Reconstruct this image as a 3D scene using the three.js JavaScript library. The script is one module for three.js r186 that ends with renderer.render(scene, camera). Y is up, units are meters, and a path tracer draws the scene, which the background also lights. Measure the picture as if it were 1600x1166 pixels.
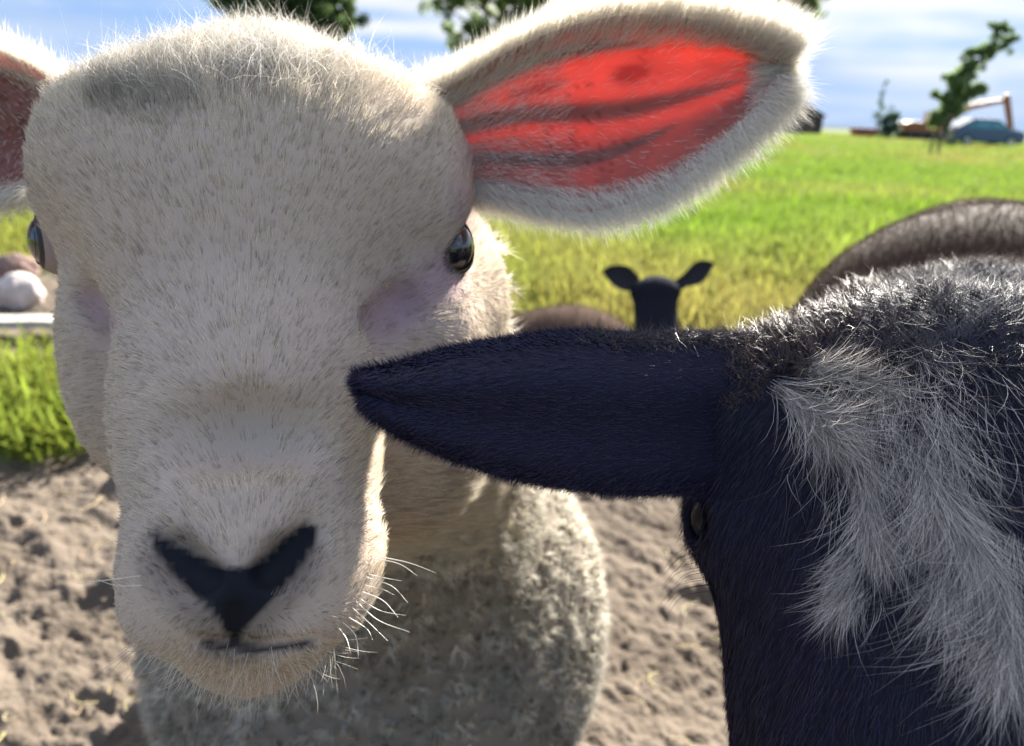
import * as THREE from 'three';
import { ImprovedNoise } from 'three/addons/math/ImprovedNoise.js';
import { mergeGeometries } from 'three/addons/utils/BufferGeometryUtils.js';

// ---------------------------------------------------------------- camera
const scene = new THREE.Scene();
const FPX = 1164, PW = 1600, PH = 1166;                 // focal length and size of the photograph in its pixels
const camera = new THREE.PerspectiveCamera(2 * Math.atan(PH / 2 / FPX) * 180 / Math.PI, PW / PH, 0.01, 3000);
camera.position.set(0, 0.66, 0);
camera.rotation.order = 'YXZ';
camera.rotation.set(-19.2 * Math.PI / 180, 0, 2.6 * Math.PI / 180);
camera.focus = 0.19;
camera.userData.fStop = 14;
camera.updateMatrixWorld(true);
scene.add(camera);

// ---------------------------------------------------------------- sky, sun, exposure
const noise = new ImprovedNoise();
const nz = (x, y, z = 0) => noise.noise(x + 37.13, y + 11.71, z + 5.37);
function fbm(x, y, z = 0, o = 4) { let s = 0, a = 0.5; for (let i = 0; i < o; i++) { s += a * nz(x, y, z + i * 7.7); x *= 2.03; y *= 2.03; z *= 2.03; a *= 0.5; } return s; }
const clamp = (x, a = 0, b = 1) => Math.min(b, Math.max(a, x));
const sstep = (a, b, x) => { const t = clamp((x - a) / (b - a)); return t * t * (3 - 2 * t); };
const lerp = (a, b, t) => a + (b - a) * t;
const SUN_AZ = 27 * Math.PI / 180, SUN_EL = 32 * Math.PI / 180;
const sunDir = new THREE.Vector3(Math.sin(SUN_AZ) * Math.cos(SUN_EL), Math.sin(SUN_EL), -Math.cos(SUN_AZ) * Math.cos(SUN_EL));
{
  const W = 1024, H = 512, data = new Float32Array(W * H * 4);
  for (let r = 0; r < H; r++) for (let c = 0; c < W; c++) {
    const el = ((r + 0.5) / H - 0.5) * Math.PI, az = ((c + 0.5) / W - 0.5) * 2 * Math.PI;
    const x = Math.cos(az) * Math.cos(el), y = Math.sin(el), z = Math.sin(az) * Math.cos(el);
    const toSun = clamp(x * sunDir.x + y * sunDir.y + z * sunDir.z, -1, 1);
    const up = clamp(y, 0, 1), horizon = Math.exp(-up * 7);
    let col = [lerp(0.06, 0.09, horizon), lerp(0.103, 0.136, horizon), lerp(0.19, 0.21, horizon)];
    const glow = 0.12 * Math.pow(clamp(toSun), 6) + 0.6 * Math.pow(clamp(toSun), 40);
    col = [col[0] + glow * 0.4, col[1] + glow * 0.4, col[2] + glow * 0.38];
    // layers of cloud seen in perspective: stretched along the horizon
    const d = 1 / (up + 0.055), px = x * d, pz = z * d;
    const streak = fbm(px * 0.33 + 3.1, pz * 0.9 + 1.7, 0.3, 5) + 0.35 * fbm(x * 3 + 1, y * 26, z * 3, 4);
    const bank = fbm(x * 2.2 + 5, y * 22 + 1.3, z * 2.2, 4);
    let cov = sstep(-0.2, 0.5, streak + 0.22 * toSun - 0.03);
    cov = clamp(cov * 0.95);
    const lum = 0.235 + 0.03 * Math.pow(clamp(toSun), 2.0);
    const cl = [lum * 1.03, lum * 0.99, lum * 0.94];
    for (let k = 0; k < 3; k++) col[k] = lerp(col[k], cl[k], cov);
    const low = (1 - sstep(0.055, 0.085, up + 0.04 * bank)) * 0.75;     // blue grey bank of far cloud along the horizon
    const bk = [0.095 + 0.03 * bank, 0.132 + 0.03 * bank, 0.198 + 0.03 * bank];
    for (let k = 0; k < 3; k++) col[k] = lerp(col[k], bk[k], low);
    if (el < 0) col = [0.1, 0.1, 0.07];
    data.set([col[0], col[1], col[2], 1], (r * W + c) * 4);
  }
  const t = new THREE.DataTexture(data, W, H, THREE.RGBAFormat, THREE.FloatType);
  t.mapping = THREE.EquirectangularReflectionMapping; t.magFilter = THREE.LinearFilter; t.needsUpdate = true;
  scene.background = t; scene.environment = t;
}
const sun = new THREE.DirectionalLight(new THREE.Color(1, 0.95, 0.86), 5);
sun.name = 'sun'; sun.position.copy(sunDir).multiplyScalar(60); sun.target.position.set(0, 0, 0);
sun.castShadow = true; sun.shadow.mapSize.set(4096, 4096);
Object.assign(sun.shadow.camera, { left: -30, right: 30, top: 30, bottom: -30, near: 1, far: 160 });
scene.add(sun, sun.target);
const renderer = new THREE.WebGLRenderer({ antialias: true });
renderer.setSize(1024, 746);
renderer.shadowMap.enabled = true;
renderer.toneMapping = THREE.LinearToneMapping;
renderer.toneMappingExposure = 4.9;

// ---------------------------------------------------------------- helpers
let seed = 12345;
const rnd = () => { seed = (seed + 0x6d2b79f5) | 0; let t = Math.imul(seed ^ (seed >>> 15), 1 | seed); t = (t + Math.imul(t ^ (t >>> 7), 61 | t)) ^ t; return ((t ^ (t >>> 14)) >>> 0) / 4294967296; };
const gauss = () => (rnd() + rnd() + rnd() + rnd() - 2) * 0.87;
const V = (x, y, z) => new THREE.Vector3(x, y, z);
const CM = camera.matrixWorld.clone(), CI = camera.matrixWorldInverse.copy(CM).invert().clone();
const P = (px, py, mm) => [(px - 800) / FPX * mm / 1000, (583 - py) / FPX * mm / 1000, -mm / 1000];   // pixel + distance -> camera axes
const toWorld = (a) => V(a[0], a[1], a[2]).applyMatrix4(CM);
const PX = (px, py, mm) => toWorld(P(px, py, mm));
const fromWorld = (x, y, z) => V(x, y, z).applyMatrix4(CI).toArray();
const proj = (v) => { const c = v.clone().applyMatrix4(CI); return [800 + c.x / -c.z * FPX, 583 - c.y / -c.z * FPX, -c.z]; };
// the point of the ground under a pixel, at a distance along the ground
function ground(px, dist, y = 0) { const v = PX(px, 300, 1000).sub(camera.position); v.y = 0; v.multiplyScalar(dist / -v.z); v.y = y; return v; }
const used = {};
function numbered(n) { used[n] = (used[n] ?? -1) + 1; return used[n] ? n + '_' + String(used[n]).padStart(3, '0') : n; }
function thing(name, label, category, pos, group) {
  const o = new THREE.Group(); o.name = numbered(name); o.position.copy(pos); o.userData = { label, category };
  if (group) o.userData.group = group;
  scene.add(o); return o;
}
// geometry in world axes -> a named mesh under a parent placed without turn
function part(name, g, m, parent, kind) {
  const o = new THREE.Mesh(g, m); o.name = name; o.castShadow = o.receiveShadow = true;
  if (kind) o.userData.kind = kind;
  const off = V(0, 0, 0); for (let p = parent; p && p !== scene; p = p.parent) off.add(p.position);
  g.translate(-off.x, -off.y, -off.z);
  parent.add(o); return o;
}
const std = (r, g, b, o = {}) => new THREE.MeshPhysicalMaterial({ color: new THREE.Color().setRGB(r, g, b), roughness: 0.85, side: THREE.DoubleSide, ...o });

// ---- smooth unions of ellipsoids and tapered capsules, meshed with surface nets (camera axes)
const E = (c, r, k = 0.012) => ({ e: 1, c, r, k });
const EP = (px, py, mm, rx, ry, rz, k = 0.012) => E(P(px, py, mm), [rx / FPX * mm / 1000, ry / FPX * mm / 1000, rz / 1000], k);
const C = (a, b, ra, rb, k = 0.012) => ({ a, b, ra, rb, k, ba: [b[0] - a[0], b[1] - a[1], b[2] - a[2]] });
const CUT = (o) => { o.cut = 1; return o; };
function one(o, x, y, z) {
  if (o.e) {
    const dx = x - o.c[0], dy = y - o.c[1], dz = z - o.c[2], ax = dx / o.r[0], ay = dy / o.r[1], az = dz / o.r[2];
    const k0 = Math.sqrt(ax * ax + ay * ay + az * az), bx = ax / o.r[0], by = ay / o.r[1], bz = az / o.r[2];
    const k1 = Math.sqrt(bx * bx + by * by + bz * bz);
    return k0 < 1e-6 ? -Math.min(...o.r) : k0 * (k0 - 1) / k1;
  }
  const px = x - o.a[0], py = y - o.a[1], pz = z - o.a[2], b = o.ba;
  const h = clamp((px * b[0] + py * b[1] + pz * b[2]) / (b[0] * b[0] + b[1] * b[1] + b[2] * b[2]));
  const qx = px - b[0] * h, qy = py - b[1] * h, qz = pz - b[2] * h;
  return Math.sqrt(qx * qx + qy * qy + qz * qz) - (o.ra + (o.rb - o.ra) * h);
}
function field(list) {
  return (x, y, z) => {
    let d = 1e3;
    for (const o of list) {
      const v = one(o, x, y, z), k = o.k;
      if (o.cut) { const h = Math.max(k - Math.abs(-v - d), 0) / k; d = Math.max(d, -v) + h * h * k * 0.25; }
      else { const h = Math.max(k - Math.abs(v - d), 0) / k; d = Math.min(d, v) - h * h * k * 0.25; }
    }
    return d;
  };
}
function gradient(f, x, y, z, h = 0.0008) {
  const gx = f(x + h, y, z) - f(x - h, y, z), gy = f(x, y + h, z) - f(x, y - h, z), gz = f(x, y, z + h) - f(x, y, z - h), l = Math.hypot(gx, gy, gz) || 1;
  return [gx / l, gy / l, gz / l, l / (2 * h)];
}
function hit(f, px, py, from = 90) {                     // where the line of sight through a pixel meets the surface
  let mm = from;
  for (let i = 0; i < 200; i++) { const p = P(px, py, mm), d = f(...p); if (d < 1e-4) return p; mm += Math.max(0.15, d * 650); if (mm > 3000) return null; }
  return null;
}
// cells whose centre fails keep() are skipped
function nets(f, lo, hi, cell, keep) {
  const n = [0, 1, 2].map((i) => Math.ceil((hi[i] - lo[i]) / cell) + 1), [nx, ny, nzz] = n;
  const val = new Float32Array(nx * ny * nzz).fill(1), B = 6;
  for (let bz = 0; bz < nzz; bz += B) for (let by = 0; by < ny; by += B) for (let bx = 0; bx < nx; bx += B) {
    const c = f(lo[0] + (bx + B / 2) * cell, lo[1] + (by + B / 2) * cell, lo[2] + (bz + B / 2) * cell);
    const far = Math.abs(c) > B * cell * 1.6;
    for (let z = bz; z < Math.min(bz + B, nzz); z++) for (let y = by; y < Math.min(by + B, ny); y++) for (let x = bx; x < Math.min(bx + B, nx); x++)
      val[(z * ny + y) * nx + x] = far ? c : f(lo[0] + x * cell, lo[1] + y * cell, lo[2] + z * cell);
  }
  const id = new Int32Array(nx * ny * nzz).fill(-1), pos = [], nor = [], index = [];
  const at = (x, y, z) => (z * ny + y) * nx + x;
  for (let z = 0; z < nzz - 1; z++) for (let y = 0; y < ny - 1; y++) for (let x = 0; x < nx - 1; x++) {
    let inside = 0, sx = 0, sy = 0, sz = 0, m = 0;
    const v = [];
    for (let k = 0; k < 8; k++) { const w = val[at(x + (k & 1), y + (k >> 1 & 1), z + (k >> 2))]; v.push(w); if (w < 0) inside++; }
    if (inside === 0 || inside === 8) continue;
    for (const [a, b] of EDGES) if ((v[a] < 0) !== (v[b] < 0)) {
      const t = v[a] / (v[a] - v[b]);
      sx += lerp(a & 1, b & 1, t); sy += lerp(a >> 1 & 1, b >> 1 & 1, t); sz += lerp(a >> 2, b >> 2, t); m++;
    }
    let X = lo[0] + (x + sx / m) * cell, Y = lo[1] + (y + sy / m) * cell, Z = lo[2] + (z + sz / m) * cell;
    if (keep && !keep(X, Y, Z)) continue;
    const g = gradient(f, X, Y, Z), d = clamp(f(X, Y, Z) / Math.max(g[3], 0.4), -cell, cell);
    X -= g[0] * d; Y -= g[1] * d; Z -= g[2] * d;
    id[at(x, y, z)] = pos.length / 3; pos.push(X, Y, Z); nor.push(g[0], g[1], g[2]);
  }
  const quad = (a, b, c, d, flip) => { if (a < 0 || b < 0 || c < 0 || d < 0) return; if (flip) index.push(a, c, b, a, d, c); else index.push(a, b, c, a, c, d); };
  for (let z = 1; z < nzz - 1; z++) for (let y = 1; y < ny - 1; y++) for (let x = 1; x < nx - 1; x++) {
    const s = val[at(x, y, z)] < 0;
    if (s !== val[at(x + 1, y, z)] < 0) quad(id[at(x, y - 1, z - 1)], id[at(x, y, z - 1)], id[at(x, y, z)], id[at(x, y - 1, z)], !s);
    if (s !== val[at(x, y + 1, z)] < 0) quad(id[at(x - 1, y, z - 1)], id[at(x - 1, y, z)], id[at(x, y, z)], id[at(x, y, z - 1)], !s);
    if (s !== val[at(x, y, z + 1)] < 0) quad(id[at(x - 1, y - 1, z)], id[at(x, y - 1, z)], id[at(x, y, z)], id[at(x - 1, y, z)], !s);
  }
  const q = new THREE.BufferGeometry();
  q.setAttribute('position', new THREE.Float32BufferAttribute(pos, 3));
  q.setAttribute('normal', new THREE.Float32BufferAttribute(nor, 3));
  q.setIndex(index);
  return q.applyMatrix4(CM);
}
const EDGES = [[0, 1], [2, 3], [4, 5], [6, 7], [0, 2], [1, 3], [4, 6], [5, 7], [0, 4], [1, 5], [2, 6], [3, 7]];
function box(list, pad = 0.02) {
  const lo = [9, 9, 9], hi = [-9, -9, -9];
  for (const o of list) if (!o.cut) for (let i = 0; i < 3; i++) {
    const s = o.e ? [[o.c[i], o.r[i]]] : [[o.a[i], o.ra], [o.b[i], o.rb]];
    for (const [c, r] of s) { lo[i] = Math.min(lo[i], c - r - pad); hi[i] = Math.max(hi[i], c + r + pad); }
  }
  return [lo, hi];
}
function tint(g, f) {                                    // vertex colours from a function of the world point
  const p = g.attributes.position, n = g.attributes.normal, c = new Float32Array(p.count * 3), v = V(0, 0, 0), w = V(0, 0, 0);
  for (let i = 0; i < p.count; i++) { v.fromBufferAttribute(p, i); w.fromBufferAttribute(n, i); c.set(f(v, w, i), i * 3); }
  g.setAttribute('color', new THREE.BufferAttribute(c, 3)); return g;
}
function splitBy(g, test) {                              // two geometries that share their border
  const p = g.attributes.position, ix = g.index.array, a = [], b = [], v = V(0, 0, 0);
  const flag = new Uint8Array(p.count); for (let i = 0; i < p.count; i++) flag[i] = test(v.fromBufferAttribute(p, i)) ? 1 : 0;
  for (let i = 0; i < ix.length; i += 3) (flag[ix[i]] + flag[ix[i + 1]] + flag[ix[i + 2]] >= 2 ? b : a).push(ix[i], ix[i + 1], ix[i + 2]);
  return [a, b].map((list) => {
    const map = new Map(), idx = [], q = new THREE.BufferGeometry(), keys = Object.keys(g.attributes), out = Object.fromEntries(keys.map((k) => [k, []]));
    for (const i of list) { if (!map.has(i)) { map.set(i, map.size); for (const k of keys) for (let c = 0; c < 3; c++) out[k].push(g.attributes[k].getComponent(i, c)); } idx.push(map.get(i)); }
    for (const k of keys) q.setAttribute(k, new THREE.Float32BufferAttribute(out[k], 3));
    q.setIndex(idx); return q;
  });
}
// random points on a geometry: weight(v, n) >= 0 is the relative density
function scatter(g, count, weight) {
  const p = g.attributes.position, n = g.attributes.normal, ix = g.index.array, a = V(0, 0, 0), b = V(0, 0, 0), c = V(0, 0, 0), m = V(0, 0, 0), w = V(0, 0, 0);
  const sum = new Float64Array(ix.length / 3); let s = 0;
  for (let i = 0; i < ix.length; i += 3) {
    a.fromBufferAttribute(p, ix[i]); b.fromBufferAttribute(p, ix[i + 1]); c.fromBufferAttribute(p, ix[i + 2]);
    m.copy(a).add(b).add(c).divideScalar(3); w.fromBufferAttribute(n, ix[i]);
    const area = b.clone().sub(a).cross(c.clone().sub(a)).length() / 2;
    s += area * Math.max(0, weight ? weight(m, w) : 1); sum[i / 3] = s;
  }
  const out = [];
  for (let k = 0; k < count; k++) {
    const t = rnd() * s; let lo = 0, hi = sum.length - 1;
    while (lo < hi) { const mid = (lo + hi) >> 1; if (sum[mid] < t) lo = mid + 1; else hi = mid; }
    let u = rnd(), v = rnd(); if (u + v > 1) { u = 1 - u; v = 1 - v; }
    const i = lo * 3, pt = V(0, 0, 0), nn = V(0, 0, 0);
    a.fromBufferAttribute(p, ix[i]); b.fromBufferAttribute(p, ix[i + 1]); c.fromBufferAttribute(p, ix[i + 2]);
    pt.copy(a).multiplyScalar(1 - u - v).addScaledVector(b, u).addScaledVector(c, v);
    a.fromBufferAttribute(n, ix[i]); b.fromBufferAttribute(n, ix[i + 1]); c.fromBufferAttribute(n, ix[i + 2]);
    nn.copy(a).multiplyScalar(1 - u - v).addScaledVector(b, u).addScaledVector(c, v).normalize();
    out.push([pt, nn]);
  }
  return out;
}
// hairs: thin tapered ribbons that bend; style(v, n) -> { dir, len, lift, w, col, curl, droop }
function hairs(points, style, segs = 2) {
  const pos = [], nor = [], col = [], index = [], d = V(0, 0, 0), s = V(0, 0, 0), q = V(0, 0, 0), rn = V(0, 0, 0), t = V(0, 0, 0);
  for (const [p, n] of points) {
    const o = style(p, n); if (!o) continue;
    t.copy(o.dir).addScaledVector(n, -o.dir.dot(n)); if (t.lengthSq() < 1e-9) t.set(rnd() - 0.5, rnd() - 0.5, rnd() - 0.5); t.normalize();
    s.crossVectors(t, n);
    t.addScaledVector(s, gauss() * (o.mess ?? 0.25)).normalize();
    const lift = clamp(o.lift * (0.6 + 0.8 * rnd()), 0.02, 1.5);
    d.copy(t).multiplyScalar(Math.cos(lift)).addScaledVector(n, Math.sin(lift)).normalize();
    if (o.raw) d.copy(o.dir).normalize().addScaledVector(V(gauss(), gauss(), gauss()), o.mess ?? 0.25).normalize();
    s.crossVectors(d, n).normalize(); const roll = (rnd() - 0.5) * 2.4;
    s.applyAxisAngle(d, roll); rn.crossVectors(s, d).normalize(); if (rn.dot(n) < 0) rn.negate();
    rn.multiplyScalar(0.55).addScaledVector(n, 0.7).normalize();
    const L = o.len * (0.7 + 0.6 * rnd()), cx = gauss() * (o.curl ?? 0.15), droop = o.droop ?? 0, bend = o.bend ?? 0.25, b0 = pos.length / 3, sh = 0.88 + 0.24 * rnd();
    const c = [o.col[0] * sh, o.col[1] * sh, o.col[2] * sh];
    for (let i = 0; i <= segs; i++) {
      const f = i / segs, w = o.w * (1 - 0.75 * f) * 0.5;
      q.copy(p).addScaledVector(n, -0.0004).addScaledVector(d, L * f).addScaledVector(n, -L * bend * f * f * Math.sin(lift)).addScaledVector(s, L * cx * f * f);
      q.y -= droop * L * f * f;
      if (i < segs) { for (const e of [-1, 1]) { pos.push(q.x + s.x * w * e, q.y + s.y * w * e, q.z + s.z * w * e); nor.push(rn.x, rn.y, rn.z); col.push(c[0], c[1], c[2]); } }
      else { pos.push(q.x, q.y, q.z); nor.push(rn.x, rn.y, rn.z); col.push(c[0], c[1], c[2]); }
    }
    for (let i = 0; i < segs; i++) { const a = b0 + i * 2; if (i < segs - 1) index.push(a, a + 1, a + 3, a, a + 3, a + 2); else index.push(a, a + 1, a + 2); }
  }
  const g = new THREE.BufferGeometry();
  g.setAttribute('position', new THREE.Float32BufferAttribute(pos, 3));
  g.setAttribute('normal', new THREE.Float32BufferAttribute(nor, 3));
  g.setAttribute('color', new THREE.Float32BufferAttribute(col, 3));
  g.setIndex(index); return g;
}
// instanced little curls of wool
function curlGeometry(turns, radius, height, thick, seg = 14, rad = 3) {
  const pts = []; for (let i = 0; i <= seg; i++) { const f = i / seg, a = f * turns * Math.PI * 2, r = radius * (1 - 0.35 * f); pts.push(V(Math.cos(a) * r, f * height, Math.sin(a) * r)); }
  return new THREE.TubeGeometry(new THREE.CatmullRomCurve3(pts), seg, thick, rad, false);
}
function wool(name, points, geometry, m, parent, scale, colour, along) {
  const o = new THREE.InstancedMesh(geometry, m, points.length), M = new THREE.Matrix4(), q = new THREE.Quaternion(), q2 = new THREE.Quaternion(), up = V(0, 1, 0), c = new THREE.Color();
  points.forEach(([p, n], i) => {
    const dir = n.clone().add(V(gauss(), gauss(), gauss()).multiplyScalar(0.55)); if (along) dir.addScaledVector(along, 0.5);
    q.setFromUnitVectors(up, dir.normalize()); q2.setFromAxisAngle(up, rnd() * 6.283); q.multiply(q2);
    const k = scale(p) * (0.7 + 0.6 * rnd()), at = p.clone().addScaledVector(n, -0.001 * k).sub(parent.position);
    M.compose(at, q, V(k, k, k)); o.setMatrixAt(i, M);
    const s = 0.85 + 0.3 * rnd(), w = colour(p); o.setColorAt(i, c.setRGB(w[0] * s, w[1] * s, w[2] * s));
  });
  o.name = name; o.userData.kind = 'stuff'; o.castShadow = o.receiveShadow = true; parent.add(o); return o;
}
// locks of wool: hairs whose tips lean together
function locks(points, per, radius, len, style, segs = 3) {
  const roots = [], dirs = [];
  for (const [p, n] of points) {
    const D = V(gauss(), gauss(), gauss()).multiplyScalar(0.75).add(n).normalize(); if (D.dot(n) < 0.2) D.addScaledVector(n, 0.8).normalize();
    const k = 0.7 + 0.6 * rnd(), tip = p.clone().addScaledVector(D, len * k), sh = style(p);
    for (let i = 0; i < per; i++) {
      const r = V(gauss(), gauss(), gauss()).multiplyScalar(radius * k); r.addScaledVector(n, -r.dot(n)).add(p);
      roots.push([r, n]); dirs.push([tip.clone().sub(r), len * k * 1.0, sh]);
    }
  }
  let i = 0;
  return hairs(roots, () => { const [d, L, o] = dirs[i++]; return { dir: d, raw: 1, mess: 0.12, len: L, lift: 0.6, bend: 0.35, curl: 0.8, ...o }; }, segs);
}
const curve = (pts) => new THREE.CatmullRomCurve3(pts.map((p) => Array.isArray(p) ? PX(...p) : p), false, 'centripetal');
// a leaf shaped ear: two rows of outline points, hollow towards the viewer's side, closed at its margin
function earShell(upper, lower, hollow, thick, nt = 90, ns = 56, wave = null) {
  const U = curve(upper), L = curve(lower), pos = [], uv = [], index = [];
  const pt = (t, s, back) => {
    const u = U.getPoint(t), l = L.getPoint(t), p = l.clone().lerp(u, (s + 1) / 2), away = p.clone().sub(camera.position).normalize();
    const prof = Math.sin(Math.PI * clamp(0.12 + 0.86 * t));
    const dish = hollow * (1 - s * s) * (0.35 + 0.65 * prof) + (wave ? wave(t, s) : 0) + back * thick * (0.25 + 0.75 * Math.sqrt(Math.max(0, 1 - Math.pow(Math.abs(s), 4)))) * (0.5 + 0.5 * prof);
    return p.addScaledVector(away, dish);
  };
  for (const back of [0, 1]) for (let i = 0; i <= nt; i++) for (let j = 0; j <= ns; j++) {
    const t = i / nt, s = Math.sin(((j / ns) * 2 - 1) * Math.PI / 2), p = pt(t, s, back);
    pos.push(p.x, p.y, p.z); uv.push(t, s);
  }
  const w = ns + 1, o = (nt + 1) * w;
  for (let i = 0; i < nt; i++) for (let j = 0; j < ns; j++) {
    const a = i * w + j, b = a + 1, c = a + w, d = c + 1;
    index.push(a, c, b, b, c, d, o + a, o + b, o + c, o + b, o + d, o + c);
  }
  for (let i = 0; i < nt; i++) for (const j of [0, ns]) { const a = i * w + j, c = a + w; if (j) index.push(a, c, o + a, c, o + c, o + a); else index.push(a, o + a, c, c, o + a, o + c); }
  for (let j = 0; j < ns; j++) { const a = nt * w + j; index.push(a, o + a, a + 1, a + 1, o + a, o + a + 1); }
  const g = new THREE.BufferGeometry();
  g.setAttribute('position', new THREE.Float32BufferAttribute(pos, 3)); g.setIndex(index); g.computeVertexNormals();
  g.userData = { uv, U, L, half: o, pt }; return g;
}
const segDist = (x, y, pts) => { let m = 1e9; for (let i = 0; i + 1 < pts.length; i++) { const [ax, ay] = pts[i], [bx, by] = pts[i + 1], h = clamp(((x - ax) * (bx - ax) + (y - ay) * (by - ay)) / ((bx - ax) ** 2 + (by - ay) ** 2)); m = Math.min(m, Math.hypot(x - ax - h * (bx - ax), y - ay - h * (by - ay))); } return m; };
// signed distance to a polygon in pixels, negative inside
const polyDist = (x, y, pts) => { let inside = false; for (let i = 0, j = pts.length - 1; i < pts.length; j = i++) { const [a, b] = pts[i], [c, d] = pts[j]; if ((b > y) !== (d > y) && x < (c - a) * (y - b) / (d - b) + a) inside = !inside; } return (inside ? -1 : 1) * segDist(x, y, [...pts, pts[0]]); };
const camDir = (dx, dy, dz) => V(dx, dy, dz).transformDirection(CM);
const tube = (pts, r, seg = 12, rad = 5) => {
  const g = new THREE.TubeGeometry(new THREE.CatmullRomCurve3(pts), seg, r, rad, false), p = g.attributes.position, c = new THREE.CatmullRomCurve3(pts);
  for (let i = 0; i <= seg; i++) { const m = c.getPointAt(i / seg), k = 1 - 0.8 * (i / seg) ** 1.5; for (let j = 0; j <= rad; j++) { const n = i * (rad + 1) + j; p.setXYZ(n, m.x + (p.getX(n) - m.x) * k, m.y + (p.getY(n) - m.y) * k, m.z + (p.getZ(n) - m.z) * k); } }
  return g;
};
// ---------------------------------------------------------------- ground
const SOD = ground(30, 1.5);
const soilEdge = (x, z) => {                              // > 0 on grass, < 0 on trodden soil
  const r = Math.hypot(x, z);
  return (r - 2.3 - 0.9 * sstep(0.5, 1.3, -x)) / 0.7 + 1.0 * fbm(x * 0.9 + 2, z * 0.9, 0, 3) + 0.5 * fbm(x * 4, z * 4, 3, 2) + 3.2 * (1 - sstep(0.1, 0.42, Math.hypot(x - SOD.x, (z - SOD.z) * 0.9)));
};
const groundHeight = (x, z) => {
  const r = Math.hypot(x, z), soil = 1 - sstep(-0.2, 0.5, soilEdge(x, z)), far = 1 - sstep(3, 9, r);
  const lump = Math.max(0, fbm(x * 9, z * 9, 1, 3) + 0.05);
  return (0.03 * fbm(x * 1.3, z * 1.3, 9, 3) + soil * (0.055 * lump + 0.022 * Math.abs(fbm(x * 26, z * 26, 4, 3)) + 0.012 * fbm(x * 70, z * 70, 6, 2)) + (1 - soil) * 0.03) * far;
};
{
  const az = [], rs = [0];
  for (let a = -60; a < 60; a += 0.3) az.push(a);
  for (let a = 60; a <= 300; a += 4) az.push(a);
  let r = 0.25; while (r < 700) { rs.push(r); r *= r < 4 ? 1.0085 : r < 20 ? 1.03 : 1.12; }
  const pos = [], col = [], index = [], uv = [], w = az.length;
  for (const r of rs) for (const a of az) {
    const x = Math.sin(a * Math.PI / 180) * r, z = -Math.cos(a * Math.PI / 180) * r, e = soilEdge(x, z), s = sstep(-0.15, 0.35, e);
    pos.push(x, groundHeight(x, z), z); uv.push(x, z);
    const n = fbm(x * 5, z * 5, 2, 3), f = nz(x * 31, z * 31, 8), dry = 0.5 + 0.5 * clamp(2.4 * fbm(x * 0.35, z * 0.35, 12, 3), -1, 1);
    const soil = [0.115 + 0.08 * n + 0.028 * f, 0.093 + 0.066 * n + 0.023 * f, 0.074 + 0.054 * n + 0.018 * f];
    const gr = [lerp(0.06, 0.09, dry), lerp(0.09, 0.1, dry), lerp(0.014, 0.026, dry)];
    col.push(...[0, 1, 2].map((k) => lerp(soil[k], gr[k], s)));
  }
  for (let i = 0; i + 1 < rs.length; i++) for (let j = 0; j < w; j++) { const a = i * w + j, b = i * w + (j + 1) % w; index.push(a, a + w, b, b, a + w, b + w); }
  const g = new THREE.BufferGeometry();
  g.setAttribute('position', new THREE.Float32BufferAttribute(pos, 3)); g.setAttribute('color', new THREE.Float32BufferAttribute(col, 3)); g.setAttribute('uv', new THREE.Float32BufferAttribute(uv, 2));
  g.setIndex(index); g.computeVertexNormals();
  if (g.attributes.normal.getY(w * 20) < 0) { const ix = g.index.array; for (let i = 0; i < ix.length; i += 3) { const t = ix[i]; ix[i] = ix[i + 1]; ix[i + 1] = t; } g.computeVertexNormals(); }
  const N = 512, b = new Uint8Array(N * N * 4);
  for (let y = 0; y < N; y++) for (let x = 0; x < N; x++) {
    const wrap = (k) => { const fx = x / N, fy = y / N, s = (u, v) => nz(u * k, v * k, k); return (s(fx, fy) * (1 - fx) + s(fx - 1, fy) * fx) * (1 - fy) + (s(fx, fy - 1) * (1 - fx) + s(fx - 1, fy - 1) * fx) * fy; };
    const h = clamp(0.5 + 0.55 * wrap(14) + 0.4 * wrap(37) + 0.3 * wrap(83)) * 255; b.set([h, h, h, 255], (y * N + x) * 4);
  }
  const bump = new THREE.DataTexture(b, N, N); bump.wrapS = bump.wrapT = THREE.RepeatWrapping; bump.magFilter = THREE.LinearFilter; bump.repeat.set(2.5, 2.5); bump.needsUpdate = true;
  const o = part('ground', g, std(1, 1, 1, { vertexColors: true, roughness: 1, specularIntensity: 0.2, bumpMap: bump, bumpScale: 0.006 }), scene);
  o.userData = { kind: 'structure', label: 'trodden bare soil turning to green pasture', category: 'ground' };
}
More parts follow.
